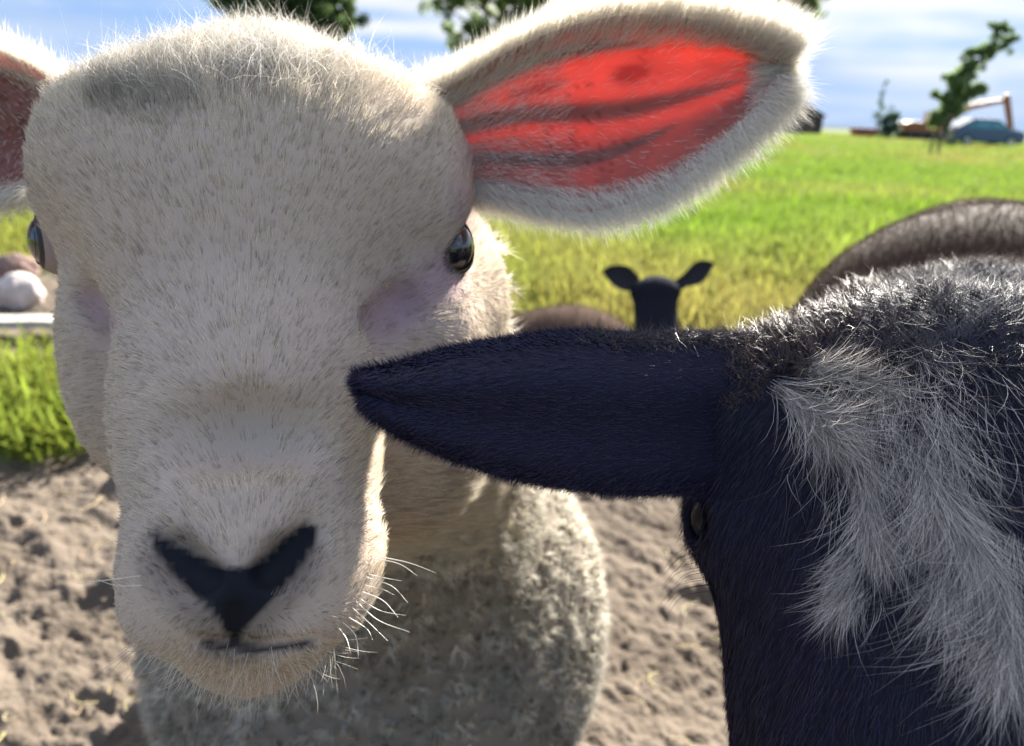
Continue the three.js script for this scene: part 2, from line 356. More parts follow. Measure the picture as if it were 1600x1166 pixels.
// ---------------------------------------------------------------- grass
{
  const blades = (n, spread) => {
    const pos = [], nor = [], col = [], index = [];
    for (let i = 0; i < n; i++) {
      const a = rnd() * 6.283, r = spread * Math.sqrt(rnd()), x = Math.cos(a) * r, z = Math.sin(a) * r, b = rnd() * 6.283, lean = 0.15 + 0.6 * rnd(), h = 0.55 + 0.6 * rnd(), w = 0.018 + 0.02 * rnd();
      const dx = Math.cos(b) * lean, dz = Math.sin(b) * lean, sx = -Math.sin(b) * w, sz = Math.cos(b) * w, k = pos.length / 3, c = 0.75 + 0.5 * rnd(), y = 0.9 + 0.3 * rnd();
      for (let j = 0; j < 3; j++) { const f = j / 2.6, X = x + dx * f * f, Z = z + dz * f * f, Y = h * (f - 0.25 * lean * f * f); for (const e of [-1, 1]) { pos.push(X + sx * e * (1 - 0.5 * f), Y, Z + sz * e * (1 - 0.5 * f)); nor.push(-dx * 0.4, 0.8, -dz * 0.4); col.push(c * y, c, c * 0.9); } }
      pos.push(x + dx, h * (1 - 0.25 * lean), z + dz); nor.push(0, 1, 0); col.push(c * y, c, c * 0.9);
      index.push(k, k + 1, k + 3, k, k + 3, k + 2, k + 2, k + 3, k + 5, k + 2, k + 5, k + 4, k + 4, k + 5, k + 6);
    }
    const g = new THREE.BufferGeometry();
    g.setAttribute('position', new THREE.Float32BufferAttribute(pos, 3)); g.setAttribute('normal', new THREE.Float32BufferAttribute(nor, 3)); g.setAttribute('color', new THREE.Float32BufferAttribute(col, 3)); g.setIndex(index); return g;
  };
  const m = std(1, 1, 1, { vertexColors: true, transmission: 0.5, thickness: 0, roughness: 1, specularIntensity: 0.06 });
  const list = [], M = new THREE.Matrix4(), q = new THREE.Quaternion(), up = V(0, 1, 0);
  for (let i = 0; i < 46000; i++) {
    const r = 1.5 * Math.exp(Math.pow(rnd(), 0.8) * Math.log(60)), a = (rnd() * 96 - 48) * Math.PI / 180, x = Math.sin(a) * r, z = -Math.cos(a) * r, e = soilEdge(x, z);
    if (e < 0.1 + 0.35 * rnd()) continue;
    list.push([x, z, r, e]);
  }
  const g = blades(16, 0.55), o = new THREE.InstancedMesh(g, m, list.length), c = new THREE.Color();
  list.forEach(([x, z, r, e], i) => {
    const clump = fbm(x * 0.8, z * 0.8, 20, 3), dry = clamp(0.12 + 1.9 * fbm(x * 0.28 + 4, z * 0.28, 30, 3) + 0.35 * (1 - sstep(2, 4.5, r)) * (x > 0.1 ? 1.1 : 0.6)), h = (0.05 + 0.07 * rnd() + 0.22 * Math.max(0, clump)) * (1 + 0.014 * r);
    q.setFromAxisAngle(up, rnd() * 6.283); const wd = 0.8 * h * (1.5 + 0.045 * r);
    M.compose(V(x, groundHeight(x, z) - 0.01, z), q, V(wd, h, wd)); o.setMatrixAt(i, M);
    const s = 0.8 + 0.4 * rnd();
    o.setColorAt(i, c.setRGB(lerp(0.14, 0.27, dry) * s, lerp(0.23, 0.225, dry) * s, lerp(0.02, 0.07, dry) * s));
  });
  o.name = 'grass'; o.userData = { kind: 'stuff', label: 'long bright green pasture grass behind the lambs', category: 'grass' }; o.castShadow = o.receiveShadow = true; scene.add(o);
  // straw and small dry bits on the soil
  const sg = new THREE.CylinderGeometry(0.0012, 0.0009, 1, 5, 3), sp = sg.attributes.position;
  for (let i = 0; i < sp.count; i++) { const y = sp.getY(i); sp.setX(i, sp.getX(i) + 0.04 * y * y); }
  sg.computeVertexNormals();
  const spots = []; for (let i = 0; i < 700; i++) { const r = 0.6 + 2.4 * rnd(), a = (rnd() * 90 - 45) * Math.PI / 180; const x = Math.sin(a) * r, z = -Math.cos(a) * r; if (soilEdge(x, z) < 0.5) spots.push([x, z]); }
  const so = new THREE.InstancedMesh(sg, std(0.5, 0.4, 0.22, { roughness: 0.7 }), spots.length);
  spots.forEach(([x, z], i) => { q.setFromEuler(new THREE.Euler(Math.PI / 2 + gauss() * 0.25, rnd() * 6.283, 0, 'YXZ')); const l = 0.015 + 0.05 * rnd(); M.compose(V(x, groundHeight(x, z) + 0.004, z), q, V(1, l, 1)); so.setMatrixAt(i, M); so.setColorAt(i, c.setRGB(1, 0.85 + 0.3 * rnd(), 0.8 + 0.3 * rnd()).multiplyScalar(0.4 + 0.4 * rnd())); });
  so.name = 'straw'; so.userData = { kind: 'stuff', label: 'scattered dry straw bits on the bare soil', category: 'straw' }; so.castShadow = so.receiveShadow = true; scene.add(so);
}
// ---------------------------------------------------------------- the white lamb
{
  const body = [
    EP(262, 282, 254, 155, 130, 46, 0.022), EP(555, 285, 256, 160, 130, 46, 0.025), EP(400, 265, 252, 215, 130, 40, 0.02), EP(192, 252, 258, 78, 86, 30, 0.018), EP(640, 260, 262, 78, 86, 30, 0.018), EP(400, 330, 245, 190, 190, 42, 0.03),
    EP(425, 150, 268, 92, 64, 24, 0.022),                                       // poll
    C(P(152, 318, 242), P(650, 326, 246), 0.0155, 0.0155, 0.012),                // brow
    C(P(392, 380, 240), P(396, 640, 222), 0.041, 0.035, 0.02),                   // face
    EP(205, 520, 256, 92, 160, 28, 0.015), EP(622, 530, 262, 124, 165, 28, 0.015),// cheeks
    EP(268, 640, 266, 120, 128, 30, 0.015), EP(545, 660, 270, 132, 142, 32, 0.015), EP(612, 690, 288, 138, 140, 36, 0.015),// jaw angles
    C(P(396, 640, 216), P(400, 850, 199), 0.0335, 0.0315, 0.016),                // muzzle
    EP(305, 890, 198, 84, 100, 22, 0.01), EP(492, 890, 198, 84, 100, 22, 0.01),
    EP(370, 905, 187, 104, 86, 22, 0.012),                                       // nose pad and upper lip
    EP(308, 932, 195, 86, 60, 23, 0.006), EP(468, 932, 195, 86, 60, 23, 0.006),
    EP(402, 955, 202, 110, 56, 24, 0.005),                                       // chin
    C(P(400, 950, 222), P(410, 730, 280), 0.024, 0.034, 0.02),                   // lower jaw
    EP(692, 450, 300, 84, 116, 28, 0.02),                                        // side of the head behind the eye
    C(P(545, 540, 312), P(600, 760, 420), 0.058, 0.085, 0.03),                   // neck
  ];
  const chest = P(598, 965, 520);
  body.push(E(chest, [0.147, 0.138, 0.125], 0.04));
  const cw = toWorld(chest), back = ground(520, 1).normalize();
  const W = (f, s, y) => { const side = V(-back.z, 0, back.x); const p = cw.clone().addScaledVector(back, f).addScaledVector(side, s); p.y = y; return fromWorld(p.x, p.y, p.z); };
  body.push(C(W(0.02, 0, cw.y), W(0.3, 0, cw.y - 0.01), 0.135, 0.14, 0.05), C(W(0.3, 0, cw.y - 0.01), W(0.42, 0, cw.y), 0.14, 0.12, 0.05));
  for (const s of [-1, 1]) {
    body.push(C(W(-0.01, s * 0.075, cw.y - 0.05), W(-0.01, s * 0.075, 0.17), 0.055, 0.026, 0.04), C(W(-0.01, s * 0.075, 0.17), W(-0.005, s * 0.075, 0.02), 0.024, 0.019, 0.02), C(W(-0.01, s * 0.075, 0.02), W(-0.03, s * 0.075, 0.012), 0.02, 0.017, 0.01));
    body.push(C(W(0.4, s * 0.075, cw.y - 0.03), W(0.36, s * 0.085, 0.22), 0.085, 0.045, 0.04), C(W(0.36, s * 0.085, 0.22), W(0.45, s * 0.08, 0.15), 0.04, 0.022, 0.02), C(W(0.45, s * 0.08, 0.15), W(0.42, s * 0.08, 0.02), 0.02, 0.018, 0.02), C(W(0.42, s * 0.08, 0.02), W(0.4, s * 0.08, 0.012), 0.02, 0.017, 0.01));
  }
  body.push(C(W(0.53, 0, cw.y + 0.05), W(0.57, 0, cw.y - 0.16), 0.03, 0.018, 0.03));
  const eyes = [[P(100, 376, 252), 0.0108], [P(690, 386, 254), 0.0108]];
  const plain = field(body);
  // hollows: eye sockets, tear grooves, nostrils, philtrum and mouth
    const dent = (pts, r, k, sink = 0) => { const h = pts.map(([x, y]) => { const p = hit(plain, x, y); p[2] -= sink; return p; }); for (let i = 0; i + 1 < h.length; i++) body.push(CUT(C(h[i], h[i + 1], r, r, k))); };
  dent([[144, 470], [172, 512]], 0.005, 0.007); dent([[628, 478], [585, 522]], 0.0055, 0.007);
  dent([[258, 856], [284, 884], [316, 904]], 0.0036, 0.004, 0.0008); dent([[480, 838], [452, 872], [424, 894]], 0.0038, 0.004, 0.0008);
  dent([[300, 664], [385, 655], [470, 662]], 0.004, 0.012, -0.0022); dent([[315, 694], [385, 686], [455, 692]], 0.004, 0.012, -0.0022);
  dent([[366, 955], [368, 1003]], 0.0012, 0.003); dent([[318, 1007], [372, 1013], [430, 1014], [484, 1006]], 0.0022, 0.003);
  const f = field(body), [lo, hi] = box(body);
  const headCut = (x, y, z) => z > -0.335;
  const hb = [[-0.19, -0.12, -0.36], [0.01, 0.135, -0.14]];
  const head = nets(f, hb[0], hb[1], 0.0017, (x, y, z) => z > -0.338 && y > -0.115 - 0 * x);
  const rest = nets(f, lo, hi, 0.0085, (x, y, z) => !(z > -0.332 && y > -0.105 && x > -0.185 && x < 0.005));
  const g = mergeGeometries([head, rest]);
  const base = V(cw.x + back.x * 0.2, 0, cw.z + back.z * 0.2);
  const lamb = thing('white_lamb', 'white lamb facing the camera with a sunlit glowing red ear and dark nose', 'lamb', base);
  const NOSE = [[232, 830], [262, 843], [305, 866], [345, 884], [380, 888], [415, 870], [445, 840], [478, 816], [496, 826], [490, 852], [464, 892], [432, 930], [400, 962], [374, 994], [358, 994], [338, 962], [310, 934], [270, 896], [242, 858]];
  const noseMask = (px, py) => Math.max(1 - sstep(-4, 7, polyDist(px, py, NOSE)), 1 - sstep(4, 10, segDist(px, py, [[366, 985], [367, 1008]])));
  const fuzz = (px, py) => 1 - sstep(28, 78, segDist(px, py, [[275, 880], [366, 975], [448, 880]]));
  const pinkMask = (px, py) => Math.max(1 - sstep(10, 60, segDist(px, py, [[600, 498], [690, 430]])), 0.8 * (1 - sstep(8, 30, segDist(px, py, [[140, 470], [168, 505]]))), 0.7 * (1 - sstep(20, 60, segDist(px, py, [[738, 330], [755, 250]]))));
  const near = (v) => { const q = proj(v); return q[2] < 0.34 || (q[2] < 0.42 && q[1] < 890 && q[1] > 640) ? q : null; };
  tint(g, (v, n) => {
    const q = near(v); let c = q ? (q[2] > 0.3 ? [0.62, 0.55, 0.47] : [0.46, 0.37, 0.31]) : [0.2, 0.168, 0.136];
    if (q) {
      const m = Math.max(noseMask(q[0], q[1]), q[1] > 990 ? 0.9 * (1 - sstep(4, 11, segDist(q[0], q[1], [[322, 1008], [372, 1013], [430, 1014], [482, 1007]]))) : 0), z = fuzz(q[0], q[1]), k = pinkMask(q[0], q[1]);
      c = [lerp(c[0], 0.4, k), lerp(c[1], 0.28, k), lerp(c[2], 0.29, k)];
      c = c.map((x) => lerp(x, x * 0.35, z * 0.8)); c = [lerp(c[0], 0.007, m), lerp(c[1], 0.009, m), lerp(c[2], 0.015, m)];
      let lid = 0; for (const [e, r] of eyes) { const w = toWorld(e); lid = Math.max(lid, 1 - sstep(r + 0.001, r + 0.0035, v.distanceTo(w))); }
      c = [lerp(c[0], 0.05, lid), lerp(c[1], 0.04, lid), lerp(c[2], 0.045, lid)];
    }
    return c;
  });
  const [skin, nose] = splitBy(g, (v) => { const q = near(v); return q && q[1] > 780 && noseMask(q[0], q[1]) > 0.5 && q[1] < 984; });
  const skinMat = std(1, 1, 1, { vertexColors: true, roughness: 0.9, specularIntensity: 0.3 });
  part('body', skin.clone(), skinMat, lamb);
  part('nose', nose, std(1, 1, 1, { vertexColors: true, roughness: 0.55, specularIntensity: 0.25 }), lamb).userData.label = 'dark moist nose';
  const eyeMat = std(0.012, 0.012, 0.016, { roughness: 0.12, clearcoat: 1, clearcoatRoughness: 0.03 });
  const irisMat = std(0.022, 0.018, 0.016, { roughness: 0.25, clearcoat: 1, clearcoatRoughness: 0.03 });
  const lidEdge = std(0.02, 0.016, 0.018, { roughness: 0.5 }), lidSkin = std(0.36, 0.28, 0.25, { roughness: 0.9, specularIntensity: 0.2 });
  for (const [c, r] of eyes) {
    const w = toWorld(c), s = new THREE.SphereGeometry(r, 32, 24); s.translate(w.x, w.y, w.z);
    const o = part('eye', s, irisMat, lamb);
    const out = camDir(c[0] < P(388, 370, 240)[0] ? -0.8 : 0.8, -0.08, 0.58).normalize(), t = new THREE.SphereGeometry(r * 1.006, 24, 12, 0, 6.283, 0, 0.62);
    t.scale(1, 1, 1); t.applyQuaternion(new THREE.Quaternion().setFromUnitVectors(V(0, 1, 0), out)); t.translate(w.x, w.y, w.z);
    part('pupil', t, eyeMat, o);
    for (const [n0, n1, rr, mat] of [[0.74, 0.2, 1.085, lidEdge], [0.9, 0.9, 1.12, lidSkin]]) {
      const lid = new THREE.SphereGeometry(r * rr, 48, 14, 0, 6.283, n0, n1), lp = lid.attributes.position;
      for (let i = 0; i < lp.count; i++) { const X = lp.getX(i), Y = lp.getY(i), Z = lp.getZ(i); lp.setXYZ(i, X, Y - 0.0012 * Math.abs(Z / r), Z); }
      lid.computeVertexNormals(); lid.applyQuaternion(new THREE.Quaternion().setFromUnitVectors(V(0, 1, 0), out)); lid.translate(w.x, w.y, w.z);
      part(mat === lidEdge ? 'lid_margin' : 'eyelid', lid, mat, o);
    }
  }
  // ---- short coat of the head
    const furMat = std(1, 1, 1, { vertexColors: true, roughness: 1, transmission: 0.5, thickness: 0, specularIntensity: 0.06 });
  const flow = (q) => {
    const low = sstep(280, 600, q[1]), s = (q[0] - 402) / lerp(340, 190, low), a = clamp(Math.sign(s) * Math.pow(Math.abs(s), 0.9) * lerp(0.65, 1.35, low), -1.75, 1.75), lip = sstep(925, 975, q[1]);
    const dx = Math.sin(a), dy = lerp(Math.cos(a), -0.8, lip), c = 0.3;
    return camDir(dx + c * nz(q[0] / 22, q[1] / 22, 1), dy + c * nz(q[0] / 22, q[1] / 22, 7), -0.25);
  };
  const dense = (v, n) => { const q = near(v); if (!q) return 0; const c = v.clone().sub(camera.position).normalize().dot(n); if (q[1] > 790 && noseMask(q[0], q[1]) > 0.5) return 0.02; for (const [e, r] of eyes) if (v.distanceTo(toWorld(e)) < r + 0.0016) return 0; return (c < 0.25 ? 1 : 0.25) * (q[1] > 1000 ? 2 : 1) * (q[2] > 0.3 ? 1.2 : 1) * (q[0] > 790 ? 0.4 : 1); };
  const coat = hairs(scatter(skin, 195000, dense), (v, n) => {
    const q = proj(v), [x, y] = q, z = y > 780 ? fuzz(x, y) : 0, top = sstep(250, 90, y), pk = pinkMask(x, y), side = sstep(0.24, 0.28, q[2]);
    const patch = clamp(0.5 + 1.6 * fbm(x / 90, y / 60, 2, 3)), dark = rnd() < 0.12 + 0.24 * patch ? 0.48 : 1;
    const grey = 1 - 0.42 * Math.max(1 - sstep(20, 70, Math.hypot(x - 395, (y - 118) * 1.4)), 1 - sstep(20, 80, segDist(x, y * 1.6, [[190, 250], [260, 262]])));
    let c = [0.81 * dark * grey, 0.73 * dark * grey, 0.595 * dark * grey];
    c = [lerp(c[0], c[0] * 0.82, pk), lerp(c[1], c[1] * 0.74, pk), lerp(c[2], c[2] * 0.8, pk)];
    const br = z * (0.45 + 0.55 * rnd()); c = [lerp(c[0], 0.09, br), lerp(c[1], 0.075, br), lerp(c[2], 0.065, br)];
    const len = lerp(lerp(0.0044, 0.010, top), 0.0034, sstep(760, 960, y) * (1 - side)) + 0.003 * side + 0.002 * sstep(520, 590, x) * sstep(600, 700, y);
    return { dir: flow(q), len, lift: (0.28 + 0.38 * top) * (1 + 0.9 * nz(x / 14, y / 14, 30)), w: 0.00015 + 0.00007 * rnd(), col: c, mess: 0.11 + 0.5 * top, curl: 0.12 + 0.35 * top, bend: 0.3 };
  });
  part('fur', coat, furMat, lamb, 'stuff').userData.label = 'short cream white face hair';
  // poll tuft: longer, curlier strands
  const tuft = hairs(scatter(skin, 9000, (v) => { const q = near(v); return q && q[1] < 150 && q[0] > 60 && q[0] < 740 ? (q[1] < 120 ? 1 : 0.3) * (q[0] > 280 && q[0] < 600 ? 2 : 1) : 0; }), (v, n) => ({ dir: camDir(gauss(), 0.8, gauss() * 0.6), len: 0.011 + 0.006 * rnd(), lift: 0.75, w: 0.00018, col: [0.84, 0.8, 0.73], mess: 1.1, curl: 0.9, bend: 0.5 }), 4);
  part('poll_tuft', tuft, furMat, lamb, 'stuff');
  // ---- wool of the neck and body
  const woolMat = std(1, 1, 1, { vertexColors: true, roughness: 1, transmission: 0.5, thickness: 0, specularIntensity: 0.06 });
  const isWool = (v) => { const q = proj(v); return q[2] > (q[1] > 860 ? 0.325 : 0.365) && !(q[2] < 0.42 && q[1] < 850 && q[0] < 745) || (q[2] > 0.305 && q[0] > 700 && q[1] < 640) ? 1 : 0; };
  const flocks = scatter(skin, 11000, (v, n) => isWool(v) * (v.y < 0.16 ? 0 : 1) * (v.clone().sub(camera.position).normalize().dot(n) < 0.3 ? 1 : 0.16) * (proj(v)[2] > 0.62 ? 0.3 : 1));
  part('wool', locks(flocks, 17, 0.0015, 0.0085, (v) => { const n = clamp(0.5 + 2 * fbm(v.x * 60, v.y * 60, v.z * 60, 2)), s = 0.72 + 0.45 * rnd(); return { w: 0.00046, curl: 0.9, col: [lerp(0.42, 0.8, n) * s, lerp(0.385, 0.75, n) * s, lerp(0.32, 0.65, n) * s] }; }, 2), woolMat, lamb, 'stuff').userData.label = 'dense curly cream wool';
  // ---- ears
  const earPaint = (t, s, k) => {                        // even flesh with brownish blotches and fine specks, as the photograph shows them
    const wave = 0.1 * fbm(t * 6, s * 5, k, 3);
    const blot = Math.max(0.85 * (1 - sstep(0.03, 0.055, Math.hypot(t - 0.545, (s - 0.36) * 0.45) + wave * 0.25)), 0.8 * (1 - sstep(0.02, 0.05, Math.hypot((t - 0.33) * 0.6, (s - 0.42) * 0.6) + wave * 0.2)), 0.7 * (1 - sstep(0.03, 0.08, Math.hypot((t - 0.44) * 0.6, (s - 0.74) * 0.6) + wave * 0.3)));
    const speck = nz(t * 210, s * 100, 3) > 0.36 && nz(t * 7, s * 4, 9) > -0.15 ? 0.7 * sstep(0.75, 0.4, t) : 0;
    const d = clamp(Math.max(blot, speck)), m = 1 + 0.22 * fbm(t * 9, s * 6, 5, 3);
    return [lerp(0.74 * m, 0.45, d), lerp(0.43 * m, 0.2, d), lerp(0.37 * m, 0.18, d)];
  };
  const ribs = [[(t) => 0.16 - 0.34 * (t - 0.2) + 0.05 * Math.sin(t * 9), 0.12, 0.02, 0.86], [(t) => -0.46 + 0.1 * t + 0.05 * Math.sin(t * 11), 0.09, 0.02, 0.66], [(t) => 0.66 + 0.12 * Math.sin(t * 5), 0.08, 0.05, 0.62], [() => -0.86, 0.1, 0.0, 0.4]];
  const ribMat = std(0.3, 0.1, 0.1, { roughness: 1, transmission: 0.5, thickness: 0, specularIntensity: 0.1 });
  const fleshMat = std(1, 1, 1, { vertexColors: true, roughness: 1, transmission: 0.8, thickness: 0, specularIntensity: 0.1 });
  const bloodMat = std(0.4, 0.05, 0.034, { roughness: 1, transmission: 1, thickness: 0, specularIntensity: 0 });
  const ears = [
    [[[640, 165, 272], [715, 128, 264], [800, 78, 257], [900, 38, 251], [1000, 22, 248], [1095, 32, 247], [1175, 62, 248], [1226, 102, 250]],
     [[690, 300, 272], [755, 305, 264], [830, 322, 257], [920, 330, 251], [1010, 308, 248], [1095, 255, 247], [1170, 185, 248], [1222, 115, 250]], 0],
    [[[150, 170, 268], [85, 122, 262], [10, 82, 256], [-90, 50, 250], [-190, 45, 246], [-280, 70, 244], [-350, 110, 244], [-392, 150, 245]],
     [[95, 300, 268], [40, 305, 262], [-30, 330, 256], [-110, 335, 250], [-200, 318, 246], [-290, 270, 244], [-355, 210, 244], [-392, 160, 245]], 9],
  ];
  for (const [up, down, k] of ears) {
    const wave = (t, s) => 0.0012 * Math.cos(7 * s + 2.4 * t + 0.6) * sstep(0.02, 0.2, t) * sstep(1, 0.8, Math.abs(s));
    const eg = earShell(up, down, 0.016, 0.0032, 90, 56, wave), uv = eg.userData.uv, onEar = eg.userData.pt;
    tint(eg, (v, n, i) => earPaint(uv[i * 2], uv[i * 2 + 1], k));
    const look = eg.clone();
    const ear = part('ear', eg, fleshMat, lamb);
    ear.userData.label = k ? 'folded shadowed ear with dim reddish hollow' : 'backlit ear glowing red between dark folds';
    // ribs of cartilage inside the flesh: flat lenses between the two skins; the left ear holds extra unseen ones, added to dim its glow
    for (const [c, w, t0, t1, mid = 0.66, fat = 0.1] of [...ribs, ...(k ? [[() => 0, 0.9, -0.02, 0.6, 0.14, 0.05], [() => 0, 0.9, -0.02, 0.6, 0.88, 0.05]] : [])]) {
      const n = 36, m = 10, pos = [], ix = [];
      for (const side of [-1, 1]) for (let i = 0; i <= n; i++) for (let j = 0; j <= m; j++) { const t = lerp(t0, t1, i / n), e = (j / m) * 2 - 1, taper = Math.sqrt(Math.max(0, 1 - Math.pow(i / n, 3))), p = onEar(clamp(t), clamp(c(t) + e * w * taper, -0.97, 0.97), mid + side * fat * Math.sqrt(Math.max(0, 1 - e * e)) * taper); pos.push(p.x, p.y, p.z); }
      const h = (n + 1) * (m + 1); for (let q = 0; q < 2; q++) for (let i = 0; i < n; i++) for (let j = 0; j < m; j++) { const a = q * h + i * (m + 1) + j, d = a + m + 1; if (q) ix.push(a, a + 1, d, a + 1, d + 1, d); else ix.push(a, d, a + 1, a + 1, d, d + 1); }
      const rg = new THREE.BufferGeometry(); rg.setAttribute('position', new THREE.Float32BufferAttribute(pos, 3)); rg.setIndex(ix); rg.computeVertexNormals();
      part('cartilage_and_dimmer', rg, ribMat, ear);
    }
    { // the layer of flesh filled with blood between the two skins
      const n = 40, m = 24, pos = [], ix = [];
      for (let i = 0; i <= n; i++) for (let j = 0; j <= m; j++) { const p = onEar(i / n, ((j / m) * 2 - 1) * 0.985, 0.4); pos.push(p.x, p.y, p.z); }
      for (let i = 0; i < n; i++) for (let j = 0; j < m; j++) { const a = i * (m + 1) + j, d = a + m + 1; ix.push(a, d, a + 1, a + 1, d, d + 1); }
      const bg = new THREE.BufferGeometry(); bg.setAttribute('position', new THREE.Float32BufferAttribute(pos, 3)); bg.setIndex(ix); bg.computeVertexNormals();
      part('flesh', bg, bloodMat, ear);
    }
    // margin and back hair; uv tells where on the ear a hair stands
    const tip = PX(...up[7]), root = PX(...up[0]).lerp(PX(...down[0]), 0.5), axis = tip.clone().sub(root).normalize();
    const nt = 90, ns = 56, list = [];
    const addAt = (count, pick) => { for (let i = 0; i < count; i++) { const [t, s, bk] = pick(); const a = Math.min(nt - 1, Math.floor(t * nt)), b = Math.min(ns, Math.round((Math.asin(clamp(s, -1, 1)) / Math.PI + 0.5) * ns)), id = (bk ? (nt + 1) * (ns + 1) : 0) + a * (ns + 1) + b, v = V(0, 0, 0).fromBufferAttribute(look.attributes.position, id), n = V(0, 0, 0).fromBufferAttribute(look.attributes.normal, id); v.add(V(gauss(), gauss(), gauss()).multiplyScalar(0.0008)); list.push([v, n, t, s, bk]); } };
    const marg = () => { const e = 1 - Math.pow(rnd(), 1.5) * 0.4; return rnd() < 0.5 ? e : -1 + (1 - e) * 0.7; };
    const q = k ? 0.3 : 1;
    addAt(32000 * q, () => rnd() < 0.85 ? [rnd(), marg(), rnd() < 0.4 ? 1 : 0] : [1 - 0.16 * Math.pow(rnd(), 1.5), rnd() * 2 - 1, rnd() < 0.4 ? 1 : 0]);
    addAt(15000 * q, () => { const up = rnd() < 0.6, e = 1 - rnd() * (up ? 0.3 : 0.17); return [rnd(), up ? e : -e, 0]; });
    addAt(9000 * q, () => [rnd() * 0.9, rnd() * 1.8 - 0.9, 1]);
    addAt(20000 * q, () => [Math.pow(rnd(), 2.4) * 0.4, rnd() * 2 - 1, rnd() < 0.5 ? 1 : 0]);
    addAt(1000 * q, () => [rnd() * 0.9, rnd() * 1.7 - 0.85, 0]);
    let i = 0; const U = eg.userData.U, L = eg.userData.L;
    const hg = hairs(list.map((e) => [e[0], e[1]]), () => {
      const [v, n, t, s, bk] = list[i++], across = U.getPoint(t).sub(L.getPoint(t)).normalize();
      const edge = sstep(0.62, 0.9, Math.abs(s)), out = across.multiplyScalar(Math.sign(s) * (0.25 + 1.0 * edge)).addScaledVector(axis, 0.75 + 0.6 * sstep(0.8, 1, t));
      if (!bk) out.normalize().addScaledVector(camera.position.clone().sub(v).normalize(), 0.75 * sstep(1, 0.85, Math.abs(s)) + 0.25);
      return { dir: out, raw: edge > 0.3 || t > 0.9 ? 1 : 0, len: 0.0055 + 0.005 * edge + 0.003 * sstep(0.7, 1, t), lift: bk ? 0.35 : 0.45, w: 0.00016, col: [0.84, 0.8, 0.72], mess: 0.35, curl: 0.3, bend: 0.3 };
    }, 3);
    part('ear_fur', hg, furMat, ear, 'stuff');
  }
  // ---- whiskers, chin hairs and lashes
  const wh = std(0.85, 0.82, 0.76, { roughness: 0.45, transmission: 0.3, thickness: 0 });
  const whisk = (a, b, c, r = 0.00016) => { const p = hit(plain, a[0], a[1]) ?? P(...a); const mm = -p[2] * 1000; part('whisker', tube([V(...toWorld(p).toArray()), PX(b[0], b[1], mm - 6), PX(c[0], c[1], mm - 9)], r), wh, lamb); };
  const WH = [[[582, 868], [640, 880], [680, 895]], [[580, 872], [625, 882], [652, 900]], [[576, 898], [610, 905], [628, 908]], [[572, 902], [615, 918], [637, 942]], [[570, 915], [600, 922], [616, 930]], [[566, 925], [600, 940], [622, 965]], [[560, 935], [596, 955], [634, 962]], [[556, 940], [592, 970], [640, 988]], [[550, 950], [575, 972], [606, 1002]], [[545, 965], [575, 985], [582, 1000]], [[535, 972], [556, 995], [560, 1028]], [[528, 980], [542, 1000], [548, 1022]], [[220, 900], [180, 905], [120, 912]], [[222, 915], [180, 915], [150, 905]]];
  for (const [a, b, c] of WH) whisk(a, b, c);
  const chin = hairs(scatter(skin, 420, (v) => { const q = near(v); return q && q[1] > 1000 && q[2] < 0.23 ? 1 : 0; }), (v) => ({ dir: camDir((proj(v)[0] - 400) / 160, -1, 0.1), len: 0.008 + 0.007 * rnd(), lift: 0.7, w: 0.00016, col: [0.8, 0.77, 0.7], mess: 0.3, curl: 0.4, bend: 0.2 }), 4);
  part('chin_hair', chin, furMat, lamb, 'stuff');
}
